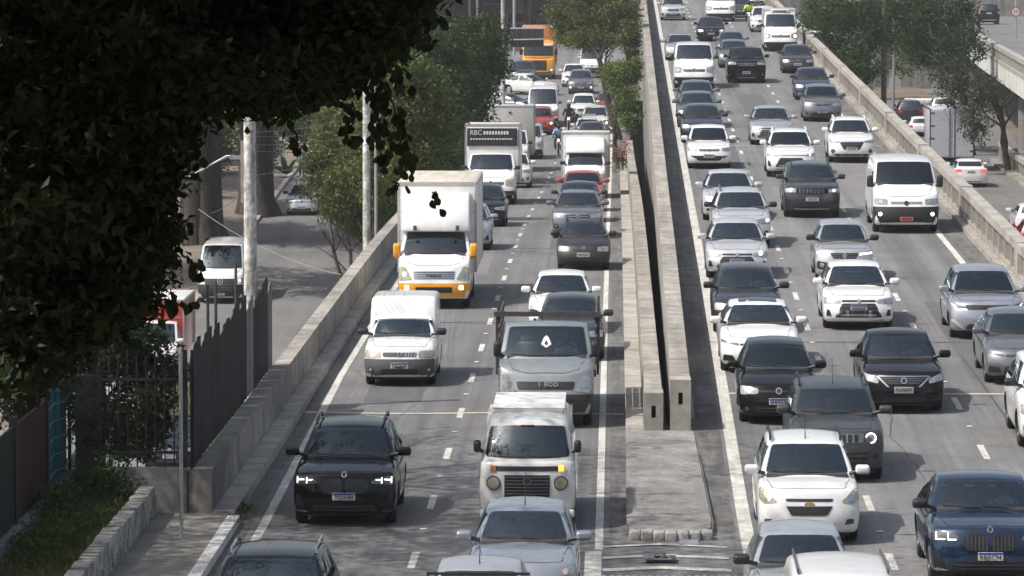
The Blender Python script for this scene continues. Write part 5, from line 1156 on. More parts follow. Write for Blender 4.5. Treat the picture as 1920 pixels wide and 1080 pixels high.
# single hanging twigs whose leaves can be told apart
lm = bmesh.new(); pf = [(0, 0), (.28, .30), (.40, .58), (.30, .85), (0, 1.05)]
lv = [lm.verts.new((x, 0.06 * (1 if x else 0), -z)) for x, z in pf] + [lm.verts.new((-x, .06, -z)) for x, z in pf[1:4][::-1]]
lm.faces.new([lv[0], lv[1], lv[2], lv[3], lv[4]]); lm.faces.new([lv[0], lv[4], lv[5], lv[6], lv[7]]); leafme = bm_mesh('leaf', lm); leafme.materials.append(LF_DARK)
rg = random.Random(11)
for x0, y0, x1, y1, n in ((715, 150, 770, 320, 22), (690, 170, 725, 310, 16), (660, 190, 655, 270, 9), (735, 120, 765, 170, 8), (800, 10, 828, 45, 5), (350, 250, 372, 300, 7), (345, 480, 372, 512, 6), (300, 560, 352, 575, 8), (330, 410, 355, 440, 5), (735, 340, 752, 355, 2), (810, 360, 824, 392, 2), (545, 240, 560, 285, 3)):
    P_ = [at_y(lerp(x0, x1, t) + 8 * math.sin(t * 5), lerp(y0, y1, t), 27.5) for t in (0, .25, .5, .75, 1)]
    path('twig', [p - Vector((-9.5, 27, -.5)) for p in P_], .006, BARKD, nt_, 5)
    n = int(n * 2.2)
    for k in range(n):
        t = (k + .5) / n; p = at_y(lerp(x0, x1, t) + rg.uniform(-16, 16), lerp(y0, y1, t) + rg.uniform(-8, 8), 27.5 + rg.uniform(-.2, .2))
        o = link(bpy.data.objects.new('leaf', leafme), nt_); s_ = rg.uniform(.045, .085); o.scale = (s_, s_, s_); o.location = p - Vector((-9.5, 27, -.5)); o.rotation_euler = (rg.uniform(-.7, .7), rg.uniform(-.8, .8), rg.uniform(-1.2, 1.2))
# the tree by the fences: low dark boughs at the left, a wide open crown that dapples the road
t2 = empty('shade_tree', (-13.2, 84, 0)); tag(t2, 'dark small-leaved tree hanging over the iron bar fence and planter', 'tree')
lb = [F_(235, 660, 83, 80, 80, 150), F_(290, 760, 82, 42, 60, 50), F_(215, 790, 82.5, 62, 60, 70), F_(270, 830, 82, 35, 38, 25), F_(120, 640, 84, 120, 100, 220), F_(60, 740, 84, 90, 70, 120), F_(310, 700, 83, 40, 35, 26), F_(170, 500, 86, 160, 120, 220), F_(235, 840, 82, 22, 20, 10)]
leaves('crown', [(c, r_, int(n * 1.5)) for c, r_, n in lb], .055, LF_DARK, t2, 41, .12, 26, droop=.4)
cr = [((-13, 77, 12), (3.4, 9, 2.0), 330), ((-9.5, 73, 12.5), (3.0, 7, 1.6), 200), ((-10, 84, 12.0), (2.6, 5, 1.5), 120), ((-6.5, 70, 13), (2.5, 5, 1.2), 60), ((-17, 80, 11), (3, 7, 2.5), 420), ((-17.5, 69, 11), (3, 8, 2.2), 480), ((-16.5, 75, 6), (3.2, 10, 3), 520), ((-13.5, 66, 6.5), (2.0, 4, 2.5), 160), ((-5.5, 82, 13), (2.4, 6, 1.0), 26), ((-12.5, 90, 11.5), (1.5, 3, 1.0), 24), ((-2.5, 72, 13), (2.5, 6, 1.0), 20), ((-15, 70, 11), (3, 4, 2), 140)]  # the low off-frame blobs are added to block sky from the planter corner
leaves('crown', cr, .10, LF_DARK, t2, 42, .34, 26)
for c in t2.children: c.location = (13.2, -84, 0)
bm = bmesh.new(); rg = random.Random(14); ends = []
path_bm(bm, [(0, 0, -1), (.1, 0, 3), (.5, -.6, 7), (1, -1, 11)], [.35, .3, .26, .18], 10)
for k in range(9): limb(rg, (.3 + .05 * k, -.4, 6 + k * .6), (rg.uniform(-.6, 1), rg.uniform(-1, 1), rg.uniform(.1, .7)), 6, .10, bm, 2, ends)
obj('trunk', bm_mesh('trunk', bm, 60), BARKD, t2)
# weeds, grass, creepers
def grass(name, label, x0, x1, y0, y1, zf, n, ln, m, seed):
    rg = np.random.default_rng(seed); P = np.stack([rg.uniform(x0, x1, n), rg.uniform(y0, y1, n)], 1); V = []; F = []
    for i, (x, y) in enumerate(P):
        z = zf(y); a = rg.uniform(0, 6.28); l = ln * rg.uniform(.4, 1.3); dx, dy = math.cos(a), math.sin(a); k = rg.uniform(.1, .7) * l; w_ = .012 + .01 * rg.random()
        V += [(x - dy * w_, y + dx * w_, z), (x + dy * w_, y - dx * w_, z), (x + dx * k, y + dy * k, z + l)]; F.append((3 * i, 3 * i + 1, 3 * i + 2))
    return tag(obj(name, mesh(name, V, F), m), label, 'grass', kind='stuff')
grass('planter_grass', 'unkempt grass and weeds filling the shaded planter', -9.7, -8.4, 66, 80.6, lambda y: .42, 4200, .17, LF_OLV, 1)
leaves('w', [((-9.0, 80.1, .75), (.6, .4, .45), 80), ((-9.5, 77.5, .65), (.3, 1.6, .35), 90), ((-9.2, 73.5, .6), (.4, 2.6, .28), 110), ((-8.7, 76, .5), (.2, 2.2, .15), 30)], .045, LF_GRN, None, 51, .12, 18); wd_ = bpy.data.objects['w']; wd_.name = 'weeds'; tag(wd_, 'dark leafy weeds against the grey cross wall', 'weeds')
grass('verge_grass', 'sunlit green grass verge beside the side street behind the bars', -16.4, -12.0, 146, 166, lambda y: ZS(y), 7000, .55, LF_BR, 2)
grass('kerb_weeds', 'scattered weeds along the dirty kerb at the parapet end', -6.9, -6.5, 79, 82, lambda y: .1, 160, .10, LF_GRN, 3)
cpr = empty('creeper', (-9.9, 84.4, .62)); tag(cpr, 'leafy creeper climbing the teal fence', 'creeper'); leaves('leaves', [((.08, 0, .9), (.1, 1.3, .8), 90)], .05, LF_GRN, cpr, 61, .12, 16)

# dark hedge of shrubs at the back of the side street pavement
rg = random.Random(77)
for k, (x, y, r_) in enumerate(((-20.5, 262, 1.5), (-23, 258, 1.8), (-26, 252, 2.0), (-22.5, 244, 1.2), (-29, 246, 2.2), (-19.6, 278, 1.7), (-24.5, 272, 2.2), (-17.5, 290, 1.8), (-14.5, 300, 2.0))):
    sb_ = empty('shrub', (x, y, ZS(y) + .1)); tag(sb_, 'dark green shrub in the hedge at the back of the side street pavement', 'shrub', 'hedge shrubs behind the side street')
    leaves('leaves', [((0, 0, r_ * .9), (r_, r_, r_ * .9), int(60 * r_ * r_))], .10, (LF_DG, LF_GRN)[k % 2], sb_, 80 + k, .22, 26)
    for j in range(3): path('stem', [(0, 0, 0), (rg.uniform(-.3, .3), 0, r_ * .6), (rg.uniform(-.7, .7), 0, r_ * 1.2)], [.05, .04, .02], BARKD, sb_, 6)
# ------------------------------------------------------------------ poles, wires, signs
POLE = mat('peeling whitewashed concrete pole', (.46, .45, .43), .85, noise=[(1.8, .4), (9, .45)], streak=[((7, 7, 1.6), .5)], bump=(14, .6, .02))
def pole(label, x, d, zb, zt, r, r1, m=POLE):
    o = empty('utility_pole', (x, d, zb)); tag(o, label, 'pole', 'concrete poles along the road'); tube('shaft', (0, 0, 0), (0, 0, zt - zb), r, m, o, r1, 14); return o
p1 = pole('peeling whitewashed concrete pole with lamp arm behind the dark sheet fence', -7.95, 99.5, -6.5, 6.35, .165, .135)
box('crossarm', -.20, -.12, -.05, .05, 11.0, 12.35, CONC, p1); path('lamp_arm', [(-.1, 0, 12.0), (-.5, 0, 12.02), (-1.35, .3, 11.55)], .022, STEEL, p1, 6); box('bracket', -.45, -.1, -.04, .04, 11.95, 12.03, STEEL, p1)
p2 = pole('slim whitewashed concrete pole standing behind the parapet by the box truck', -8.05, 148, -6.5, 7.6, .14, .115)
p2b = pole('thin grey steel pole beside the slim whitewashed one', -7.78, 148.6, -6.5, 7.4, .05, .045, STEEL)
p3 = pole('far concrete pole with sign arm above the crossing', at_y(943, 100, 287).x, 287, ZL(287), 7.5, .15, .12)
path('sign_arm', [(0, 0, 5.9), (2.6, 0, 5.95)], .05, STEEL, p3, 6); path('stay', [(-.55, 0, 3.8), (-.1, 0, 5.7)], .03, STEEL, p3, 6)
sg = box('sign_panel', .45, 2.55, .08, .14, 5.45, 6.6, mat('dark sign back', (.03, .031, .034), .6), p3); box('top_edge', .45, 2.6, .07, .15, 6.601, 6.68, CONCW, sg); [box('rib', x, x + .04, .04, .079, 5.45, 6.6, GRY, sg) for x in (.9, 1.4, 1.9)]
for px, yt, yb, d, lb in ((880, -20, 62, 440, 'thin steel mast beside the dark underpass'), (964, -20, 105, 330, 'slim grey post behind the far concrete pole'), (895, -20, 60, 446, 'short steel mast near the underpass mouth')):
    b0 = at_y(px, yb, d); tube('utility_pole', b0, b0 + Vector((0, 0, 7)), .10, STEEL); o = bpy.data.objects[[q.name for q in COL.objects if q.name.startswith('utility_pole')][-1]]; tag(o, lb, 'pole')
WOODP = mat('weathered wooden pole', (.12, .095, .075), .9, noise=[(3, .25)], streak=[((6, 6, .5), .3)])
q = at_y(1657, 205, 262); tag(tube('utility_pole', (q.x, 262, -3), (q.x, 262, 8), .17, WOODP, r1=.14), 'brown weathered wooden pole beside the raised-road balustrade', 'pole')
q = at_y(1675, 215, 282); lp = empty('lamp_post', (q.x, 282, -3)); tag(lp, 'slender grey lamp post on the lower street', 'lamp post'); tube('shaft', (0, 0, 0), (0, 0, 8), .09, STEEL, lp, .06); path('arm', [(0, 0, 7.7), (.3, 0, 8.1), (1.4, 0, 8.3)], .04, STEEL, lp); box('lamp_head', 1.2, 1.75, -.1, .1, 8.22, 8.34, GRY, lp, bev=.03)
q = at_y(1778, 195, 330); tag(tube('utility_pole', (q.x, 330, -3), (q.x, 330, 2.2), .06, STEEL), 'thin steel post on the far kerb of the lower street', 'post')
# speed limit sign on the viaduct
q = at_y(1904, 92, 330); ss = empty('speed_sign', (q.x, 330, zdk(330))); tag(ss, 'round red-rimmed speed limit sign reading 50 on a viaduct post', 'sign')
tube('post', (0, 0, 0), (0, 0, 6), .07, STEEL, ss); zc = at_y(1904, 22, 330).z - zdk(330)
def disc(name, r, y, m, parent, th=.02, x=0, z=0):
    bm = bmesh.new(); tube_bm(bm, (x, y, z), (x, y + th, z), r, n=24); return obj(name, bm_mesh(name, bm, 40), m, parent)
d0 = disc('sign_disc', .34, -.12, REDL, ss, .02, 0, zc); disc('sign_face', .27, -.126, PLW, d0, .01, 0, zc); text_on('lettering', '50', .36, (0, -.135, zc), PLT, d0, wide=.36)
# wires
WIRE = mat('wire', (.10, .10, .10), .6); WIREP = mat('pale cable', (.26, .26, .26), .6)
def wire(label, a, b, sag, r, m):
    a, b = Vector(a), Vector(b); pts = [a.lerp(b, t) - Vector((0, 0, sag * 4 * t * (1 - t))) for t in np.linspace(0, 1, 13)]
    o = path('cable', pts, r, m, None, 5); tag(o, label, 'cable', 'overhead cables'); return o
wire('pale stay cable crossing the side street to the parapet', at_y(372, 392, 130), at_y(640, 515, 118), .25, .008, WIREP)
wire('pale cable from pole arm running left into the leaves', at_y(438, 290, 99), at_y(300, 345, 90), .02, .012, WIREP)
for k, (ya, yb) in enumerate(((248, 242), (256, 262), (272, 276), (283, 300), (330, 300))): wire('thin overhead cable strung from the peeling pole towards the trees, line %s' % ('highest', 'second', 'third', 'fourth', 'lowest')[k], at_y(474, ya, 99.5), at_y(690, yb - 30, 148), .12, .007, WIRE)
wire('thin cable slanting from the old trees to the peeling pole', at_y(395, 400, 140), at_y(446, 370, 100), .05, .008, WIRE)
# side street kerbs and pavements
tag(joint('kerb', 'pale kerb of the side street pavement near the white van', segwall(K(-18.45), K(-18.2), lambda y: ZS(y) - .3, lambda y: ZS(y) + .14, 140, 300, 2.0, .03), CONC, 'kerb', 'kerb_stone'))
tag(strip('side_pavement', -40, -18.46, lambda y: ZS(y) + .12, ys_(140, 300), mat('reddish pavement', (.19, .158, .13), .9, noise=[(.5, .2), (5, .2)]), nx=2), kind='structure')
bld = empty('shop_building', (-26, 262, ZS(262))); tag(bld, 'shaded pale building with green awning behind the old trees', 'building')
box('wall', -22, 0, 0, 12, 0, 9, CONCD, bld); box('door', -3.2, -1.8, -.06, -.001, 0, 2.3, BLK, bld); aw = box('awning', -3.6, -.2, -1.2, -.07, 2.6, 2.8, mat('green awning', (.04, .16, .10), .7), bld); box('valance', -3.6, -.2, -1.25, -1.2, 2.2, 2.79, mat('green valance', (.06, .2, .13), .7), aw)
for x in (-6, -10, -14): wdw = box('window', x, x + 1.6, -.05, -.001, 1.2, 2.6, GLS[0], bld); box('sill', x - .1, x + 1.7, -.12, -.051, 1.08, 1.18, CONCW, wdw)
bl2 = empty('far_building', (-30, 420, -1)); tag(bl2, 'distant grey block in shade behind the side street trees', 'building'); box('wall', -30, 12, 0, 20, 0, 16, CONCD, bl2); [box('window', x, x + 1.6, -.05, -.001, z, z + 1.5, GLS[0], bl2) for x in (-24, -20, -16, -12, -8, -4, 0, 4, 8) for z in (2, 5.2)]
# far bits of the right lower street
tag(box('traffic_kerb', at_y(1700, 190, 356).x, at_y(1792, 190, 356).x, 354, 359, -3.1, -2.72, KW), 'whitewashed kerb of the far corner on the lower street', 'kerb')
tag(box('corner_soil', 12.2, 25, 360, 384, -3.2, -2.75, EARTH), kind='structure')
hf = empty('hoarding', (0, 386, -3)); tag(hf, 'pale plank hoarding behind the trimmed tree on the far corner', 'fence'); rg = random.Random(8)
for k in range(30): x = 12.0 + k * .52; box('plank', x, x + .49, -.03, .03 + .01 * (k % 2), 0, 3.6 + rg.uniform(-.2, .2), random.Random(k).choice((CONC, CONCD, LSH)), hf)
tag(box('blue_container', at_y(1660, 60, 375).x, at_y(1695, 60, 375).x, 395, 401, -2.9, 5.2, mat('dark blue panel', (.03, .045, .08), .6)), 'dark blue panel tower glimpsed between the far trees', 'panel')
fw = tag(box('far_wall', 8, 70, 430, 431, -3, 9, CONCD), 'long stained wall far behind the lower street trees', 'wall')
can = empty('canopy', (at_y(1505, 65, 330).x, 330, -3)); tag(can, 'pale flat canopy roof beside the far end of the balustrade', 'canopy'); q = at_y(1510, 60, 330)
box('roof', -.2, 3.0, -2, 2, q.z + 3 - .1, q.z + 3 + .05, CONCW, can); [tube('post', (x, -1.8, 0), (x, -1.8, q.z + 2.9), .05, STEEL, can) for x in (0, 2.8)]

# unseen blocks added behind the viewpoint to darken reflections in paint and glass
FAC = mat('grimy facade', (.20, .19, .18), .9, noise=[(.1, .2), (1, .15)], streak=[((.4, .4, .05), .2)])
cb_ = empty('added_backdrop', (0, -52, -9)); cb_['kind'] = 'structure'
for x0, x1, hh in ((-95, -42, 46), (-40, -8, 38), (-6, 26, 52), (28, 70, 40), (72, 110, 48)):
    blk = box('block', x0, x1, -14, 0, 0, hh, FAC, cb_)
    for k in range(3, int(hh / 3.2)): box('window_band', x0 + 1.5, x1 - 1.5, .001, .05, k * 3.2, k * 3.2 + 1.5, GLO, blk)
# ------------------------------------------------------------------ vehicles: who stands where
ZF = {'L': ZL, 'R': ZR, 'S': ZS, 'D': ZD}
def put(V, road, px, py=None, d=None, away=False, yaw=0.0, root=None):
    zf = ZF[road] if isinstance(road, str) else road
    if d is None: p = on(px, py, zf)
    else: p = at_y(px, 500, d)
    x, y = p.x, p.y
    sl_ = (zf(y + 2.5) - zf(y)) / 2.5
    rz = yaw - (RT if road == 'R' else 0)
    if away: rz += math.pi; y += V.S['wb']
    for r in (root or [V.root]):
        r.location = (x, y, zf(y)); r.rotation_euler = (math.atan(sl_) * (-1 if away else 1), 0, rz)
    return V
GL, GR, GD, GS = 'vehicles on the lower carriageway', 'vehicles on the rising carriageway', 'vehicles on the lower right street', 'vehicles on the left side street'
def lights(V, px=.8, z=.4, r=.06, m=DRL): pair(V, 'lit_lamp', circ(V.hw * px, z, r, 12), m, off=.03)
# --- lower (left) carriageway, near to far
V = car('black sport utility car with two-part white angled headlights beside the left edge line', 'suv', PB, GL, face_bmw, w=1.845, glass=2, ptxt='TKD1H84', pz=.56, rails=BLK, hl=.93, hc=1.08, ro=.8, top=.70); put(V, 'L', 650, 979)
V = car('dark car with silver roof rails and blue-tinted windscreen beside the whitewashed kerb', 'suv', PB, GL, w=1.80, glass=3, rails=CHR, pz=.5); put(V, 'L', 497, d=63.2)
V = car('silver blue hatchback with chrome-barred oval grille following the grey-railed pickup', 'hatch', PSB, GL, face_ka, w=1.70, h=1.52, hl=.82, hc=1.02, belt=1.0, glass=3, antenna=True, pz=.45); put(V, 'L', 981, d=69.5)
# pickup seen from behind its cab guard
V = car('silver pickup with a dark bar rack over its cab window', 'hatch', PS, GL, w=1.66, h=1.55, ry=2.6, rb=2.8, wb=2.7, ro=.7, cat='pickup', name='pickup', antenna=True, pz=.45)
put(V, 'L', 893, d=62.6)
hw = V.hw
for z in (1.46, 1.32): V.box('rack_bar', -.72, .72, .82, .86, z, z + .035, BLK)
for x in (-.72, -.25, .22, .70): V.box('rack_post', x, x + .03, .825, .855, .95, 1.50, CHR if x > .6 else BLK)
# white van with flat face
V = car('white flat-faced van with round headlights and ribbed roof rack, orange indicator lit', 'van', PW2, GL, lambda V, l, m: None, name='van', cat='van', w=1.72, h=1.96, fo=1.05, wb=2.4, ro=1.0, hl=1.20, hc=1.23, belt=1.22, deck=1.22, cy=-.86, ty=-.46, ry=3.2, rb=3.3, clr=.26, R=.32,
        bow=.16, nose=(.05, 0, .0, .0, .03, .08), top=.80, base=.95, gbow=.2, pz=None, mirror=BLK, mw=.13, mh=.22, mz=.22, glass=1, wtop=.16, pillar=.06, shoulder=.95, cbev=.12)
hw = V.hw; put(V, 'L', 990.5, d=80.2); V.driver_label = 'driver of the white flat-faced van in dark clothes'; driver(V, BLKJ)
g = trap(V, 'grille', .46, .98, .46, .50, BLK, r=.02, off=.012, slats=8, sm=GRY); badge(V, .88, .075)
o = trap(V, 'vent_strip', .74, 1.13, .74, 1.05, BLK, r=.02, off=.012)
for sg, m in ((1, AMB), (-1, ORG)): V.patch('indicator', [(sg * .63 * hw, 1.045), (sg * .74 * hw, 1.045), (sg * .74 * hw, 1.135), (sg * .63 * hw, 1.135)], m, nu=2, nv=1, off=.03, parent=o)
for sg in (-1, 1):
    r_ = V.patch('headlight', circ(sg * hw * .68, .84, .125, 22), GRY, nu=10, nv=4, off=.025); V.patch('lens', circ(sg * hw * .68, .84, .10, 20), LAMPY, nu=8, nv=4, off=.04, parent=r_)
    V.box('bumper_end', *sorted((sg * .46 * hw, sg * .96 * hw)), -1.09, -.94, .24, .38, PW2, bev=.04)
rk = V.box('roof_rack', -.62, .62, .35, 3.1, 1.88, 1.985, BOXG, bev=.02)
for k in range(15): box('rack_slat', -.64, .64, .4 + k * .18, .52 + k * .18, 1.99, 2.02, WHT, rk, bev=.008, seg=1)
for k in range(9): [box('louvre', *sorted((sg * .69, sg * .75)), .6 + k * .28, .7 + k * .28, 1.55, 1.8, WHT, rk) for sg in (-1, 1)]
# grey flatbed truck
V = car('steel grey flatbed truck with dark stake rack and white badge letters', 'cab', PGG, GL, lambda V, l, m: face_iveco(V, l, m, None, 'I  ECO', PLW), name='truck', cat='truck', w=2.0, h=2.12, mirror=BLK, mw=.16, mh=.34, mz=.18, glass=1, pz=None, hl=1.04); put(V, 'L', 1024, 795); V.driver_label = 'driver of the grey flatbed truck in a pale shirt'; driver(V, LBL)
hw = V.hw; V.box('chassis', -.45, .45, .9, 5.6, .55, .8, BLK); V.box('bed', -1.05, 1.05, 1.5, 6.0, .86, 1.0, GRY)
WOODG = mat('dark weathered wood', (.06, .058, .055), .85, noise=[(4, .3)])
for sg in (-1, 1):
    for z in (1.12, 1.34, 1.56, 1.78, 2.0): V.box('stake_board', *sorted((sg * 1.02, sg * 1.06)), 1.52, 6.0, z, z + .14, WOODG)
    for y in (1.55, 3.0, 4.5, 5.9): V.box('stake', *sorted((sg * 1.062, sg * 1.11)), y, y + .08, .9, 2.25, WOODG)
V.box('front_rack_bar', -1.14, 1.14, 1.44, 1.52, 2.16, 2.26, WOODG)
dec = V.patch('windscreen_sticker', [(-.11, 1.69), (0, 1.62), (.11, 1.69), (.05, 1.82), (0, 1.86), (-.05, 1.82)], PLW, nu=8, nv=3, off=.012); dec2 = V.patch('sticker_opening', [(-.04, 1.70), (0, 1.66), (.04, 1.70), (0, 1.77)], GLS[1], nu=4, nv=1, off=.018, parent=dec)
# white small cargo pickup van
V = car('white small cargo van with grey bumper and tall rear box beside the left edge line', 'hatch', PW, GL, face_fior, name='van', cat='van', w=1.66, h=1.50, hl=.86, hc=1.05, belt=1.03, deck=1.03, ry=1.75, rb=1.9, wb=2.72, ro=.85, mirror=BLK, ptxt='DXL7G49', pz=.50, glass=1, antenna=True, top=.76); put(V, 'L', 752, 720); V.driver_label = 'driver of the white small cargo van'; driver(V, LBL)
def P_(u, v, w_): return Vector((u * .80 * (1 - .05 * w_), lerp(1.35 + .30 * w_ ** 2, 3.5, v), lerp(.9, 1.90 - .02 * u * u, w_)))
bm = boxgrid(np.linspace(-1, 1, 7), np.linspace(0, 1, 6), np.linspace(0, 1, 6), P_, .09, 3); me = bpy.data.meshes.new('cargo_box'); bm.to_mesh(me); bm.free(); shade(me, 45); V.add('cargo_box', me, PW)
# white and yellow box truck
V = car('white box truck with yellow bumper, yellow mirrors and rounded roof fairing', 'cab', PW, GL, lambda V, l, m: face_iveco(V, l, m, PY, 'IVECO', BLK), name='truck', cat='truck', w=2.02, h=2.14, mirror=PY, mw=.20, mh=.42, mz=.12, glass=1, pz=None, hl=1.08, hc=1.44); put(V, 'L', 816, 575); V.driver_label = 'driver in red shirt in the yellow bumper truck'; driver(V, mat("red shirt", (.35, .05, .04), .8))
cargo_box(V, 1.10, 1.45, 7.4, .85, 3.36, WHT, BEIGE, BOXG); fairing(V, .98, .30, 1.43, 2.06, 3.12, PW)
for x in (-.62, .56): V.box('marker_lamp', x, x + .1, .22, .3, 2.1, 2.24, GRY, bev=.02)
# further cars, left lane then right lane
V = car('white hatchback partly hidden behind the dark grey hatchback', 'hatch', PW, GL, face_plain, w=1.70, h=1.49, glass=1); put(V, 'L', 1052, d=118.6)
V = car('dark grey hatchback right behind the stake rack of the flatbed', 'hatch', PDG, GL, w=1.70, h=1.47, glass=1); put(V, 'L', 1070, d=111.3)
V = car('dusty black hatchback with patchy hood in the lane beside the raised kerb', 'hatch', PDUST, GL, face_plain, w=1.66, h=1.46, glass=1, rails=BLK, pm=PLG, pblue=False); put(V, 'L', 1094, 505)
V = car('dark grey sport utility with chrome lower trim behind the dusty black hatchback', 'suv', PG, GL, face_suv, w=1.79, h=1.60, glass=0, rails=GRY); put(V, 'L', 1083, 446)
V = car('dark car mostly hidden behind the grey sport utility', 'sedan', PNB, GL); put(V, 'L', 1086, d=171)
V = car('red car with tinted glass ahead of the white box truck', 'suv', PR, GL, face_big, w=1.75, h=1.58, glass=2); put(V, 'L', 1092, d=182)
V = car('white box truck with tall rounded fairing behind the red car', 'cab', PW, GL, face_van, name='truck', cat='truck', w=1.80, h=2.0, glass=1, pz=None, mirror=BLK); put(V, 'L', 1097, d=199); cargo_box(V, 1.06, 1.45, 5.6, .85, 2.82, PW2, BEIGE); fairing(V, .88, .35, 1.43, 1.95, 2.62, PW)
V = car('black hatchback with lit headlight half hidden by the yellow bumper truck', 'hatch', PB, GL, face_big, w=1.73, glass=1); put(V, 'L', 906, 424)
V = car('silver blue hatchback tucked beside the box of the yellow bumper truck', 'hatch', PSB, GL, face_big, w=1.70); put(V, 'L', 874, 468)
V = car('white box truck with black lettered board above the cab', 'cab', PW, GL, face_van, name='truck', cat='truck', w=2.05, h=2.15, glass=0, pz=None, mirror=BLK, lamps=LAMPY); put(V, 'L', 921, 383)
bxo = cargo_box(V, 1.14, 1.5, 6.5, .85, 3.30, WHT, BEIGE); bd = box('sign_board', -1.05, 1.05, 1.44, 1.47, 2.40, 3.14, mat('black sign board', (.016, .02, .022), .5), bxo)
text_on('lettering', 'RBC', .30, (-.68, 1.43, 2.95), PLW, bd, wide=.48)
for k in range(9): box('letter', -.36 + k * .12, -.28 + k * .12, 1.425, 1.439, 2.88, 3.02, PLW, bd)
for k in range(15): box('letter', -.92 + k * .12, -.84 + k * .12, 1.425, 1.439, 2.66, 2.72, PLW, bd)
V = car('white car just beyond the lettered box truck', 'suv', PW, GL, face_suv, name='car', w=1.72, h=1.62); put(V, 'L', 962, 352)
V = car('grey high-box truck with small vent in its front panel', 'cab', PW2, GL, face_van, name='truck', cat='truck', w=2.1, h=2.2, pz=None, mirror=BLK); put(V, 'L', 954, 322); bb = cargo_box(V, 1.26, 1.5, 7.0, .85, 3.42, BOXG); box('vent', -.05, .10, 1.46, 1.49, 3.05, 3.12, BLK, bb)
V = car('silver van following close to the grey high-box truck', 'van', PLGY, GL, face_van, name='van', cat='van', w=1.8, h=1.95, hl=.95, hc=1.25, belt=1.23, deck=1.23, pz=None); put(V, 'L', 988, 298)
V = car('dark red sport utility with one lit headlamp beside the white minibus', 'suv', PR, GL, face_suv, w=1.8); put(V, 'L', 1012, 252); lights(V, .8, .75, .07)
V = car('tall white minibus van in the far queue', 'van', PW, GL, face_van, name='van', cat='van', w=2.02, h=2.45, glass=1, pz=None, mirror=BLK); put(V, 'L', 1018, 237)
V = car('white work hatchback carrying a ladder rack on its roof', 'hatch', PW2, GL, face_uno, w=1.64, h=1.46); put(V, 'L', 1101, 268)
for k in range(6): V.box('ladder_rung', -.5, .5, 1.0 + k * .3, 1.05 + k * .3, 1.60, 1.64, STEEL)
for x in (-.5, .46): V.box('ladder_rail', x, x + .04, .9, 2.8, 1.56, 1.645, STEEL)
V = car('dark sedan tailing the white ladder-rack hatchback', 'sedan', PG, GL); put(V, 'L', 1109, 276)
V = car('white pickup with lit headlamp ahead of the maroon car', 'suv', PW, GL, face_suv, name='car', w=1.78); put(V, 'L', 1116, 250); lights(V, .8, .72, .07, DRLW)
V = car('white sport utility near the crossing with dark windscreen', 'suv', PW, GL, face_suv, w=1.72); put(V, 'L', 1094, 226)
V = car('maroon car by the bush at the ramp wall', 'sedan', PRD, GL, face_plain, w=1.75, glass=1); put(V, 'L', 1141, 217)
V = car('dark grey crossover with white fog lamps at the crossing', 'suv', PG, GL, face_suv, w=1.82); put(V, 'L', 1089, 176); lights(V, .8, .5, .06)
V = car('white sport utility behind the dark grey crossover at the crossing', 'suv', PW, GL, face_suv, w=1.8); put(V, 'L', 1076, 163)
V = car('white van under the wide tree at the crossing', 'van', PW, GL, face_vanb, name='van', cat='van', w=1.95, h=2.3, pz=None); put(V, 'L', 1110, 146)
V = car('silver sedan turning across the crossing beside the white minibus', 'sedan', PG, GL, face_plain, w=1.75, rim=RIMS, glass=1); put(V, 'L', 988, d=303, yaw=R(62))
V = car('white sedan turning across the crossing behind the silver one', 'sedan', PW2, GL, face_plain, w=1.75, rim=RIMS, glass=1); put(V, 'L', 1022, d=322, yaw=R(55))
V = car('dark sport utility waiting under the yellow truck', 'suv', PDG, GL, face_suv); put(V, 'L', 981, 156)
V = car('silver car half hidden by the dark tree at the side road', 'sedan', PLGY, GS, face_plain); put(V, 'S', 905, d=292, yaw=R(25))
V = car('white car nosing out from under the dark tree', 'hatch', PW, GS, face_plain); put(V, 'S', 893, d=270, yaw=R(35))
# yellow truck at the crossing
V = car('large yellow truck with one lit headlamp at the crossing', 'cab', PY, GL, lambda V, l, m: None, name='truck', cat='truck', w=2.5, h=3.0, hl=1.55, hc=1.75, belt=1.72, deck=1.72, cy=-1.1, ty=-.78, ry=1.0, rb=1.05, fo=1.3, clr=.35, R=.5, top=.95, base=.99, bow=.1, nose=(.05, 0, 0, 0, .02, .05), body_end=1.1, pz=None, mirror=BLK, mh=.5, mz=.35, see=False, seam=False, glass=0, pillar=.1, wtop=.5)
put(V, 'L', 1010, 148); trap(V, 'grille', .5, 1.45, .5, .7, BLK, slats=4); head(V, .66, .92, .62, .85, .62, .85, LAMP, lit=DRL); trap(V, 'bumper', .95, .58, .95, .38, GRY); trap(V, 'sun_visor', .86, 2.72, .88, 2.55, PW2, off=.12); cargo_box(V, 1.28, 1.3, 8.5, 1.0, 3.9, mat('orange tarpaulin', (.42, .16, .05), .8), None, BOXG)
# trucks in the underpass
V = car('red truck cab in the shade of the underpass', 'cab', PRD, GL, lambda V, l, m: None, name='truck', cat='truck', w=2.4, h=2.8, hl=1.4, hc=1.6, belt=1.58, deck=1.58, cy=-1.0, ty=-.7, ry=1.0, rb=1.05, fo=1.2, R=.48, top=.94, body_end=1.1, pz=None, see=False, seam=False, nose=(.05, 0, 0, 0, .02, .05)); put(V, 'L', 928, 76); head(V, .66, .92, .62, .85, .62, .85, LAMP, lit=DRL); cargo_box(V, 1.2, 1.3, 7, 1.0, 3.7, GRY)
V = car('white tarpaulin truck in the shade of the underpass', 'cab', PW2, GL, face_van, name='truck', cat='truck', w=2.3, h=2.3, pz=None); put(V, 'L', 972, 66); cargo_box(V, 1.2, 1.5, 7, 1.0, 3.7, PW2, PLGY)
V = car('white van parked in the underpass behind the yellow truck', 'van', PW2, GL, face_van, name='van', cat='van', pz=None); put(V, 'L', 1017, 58)
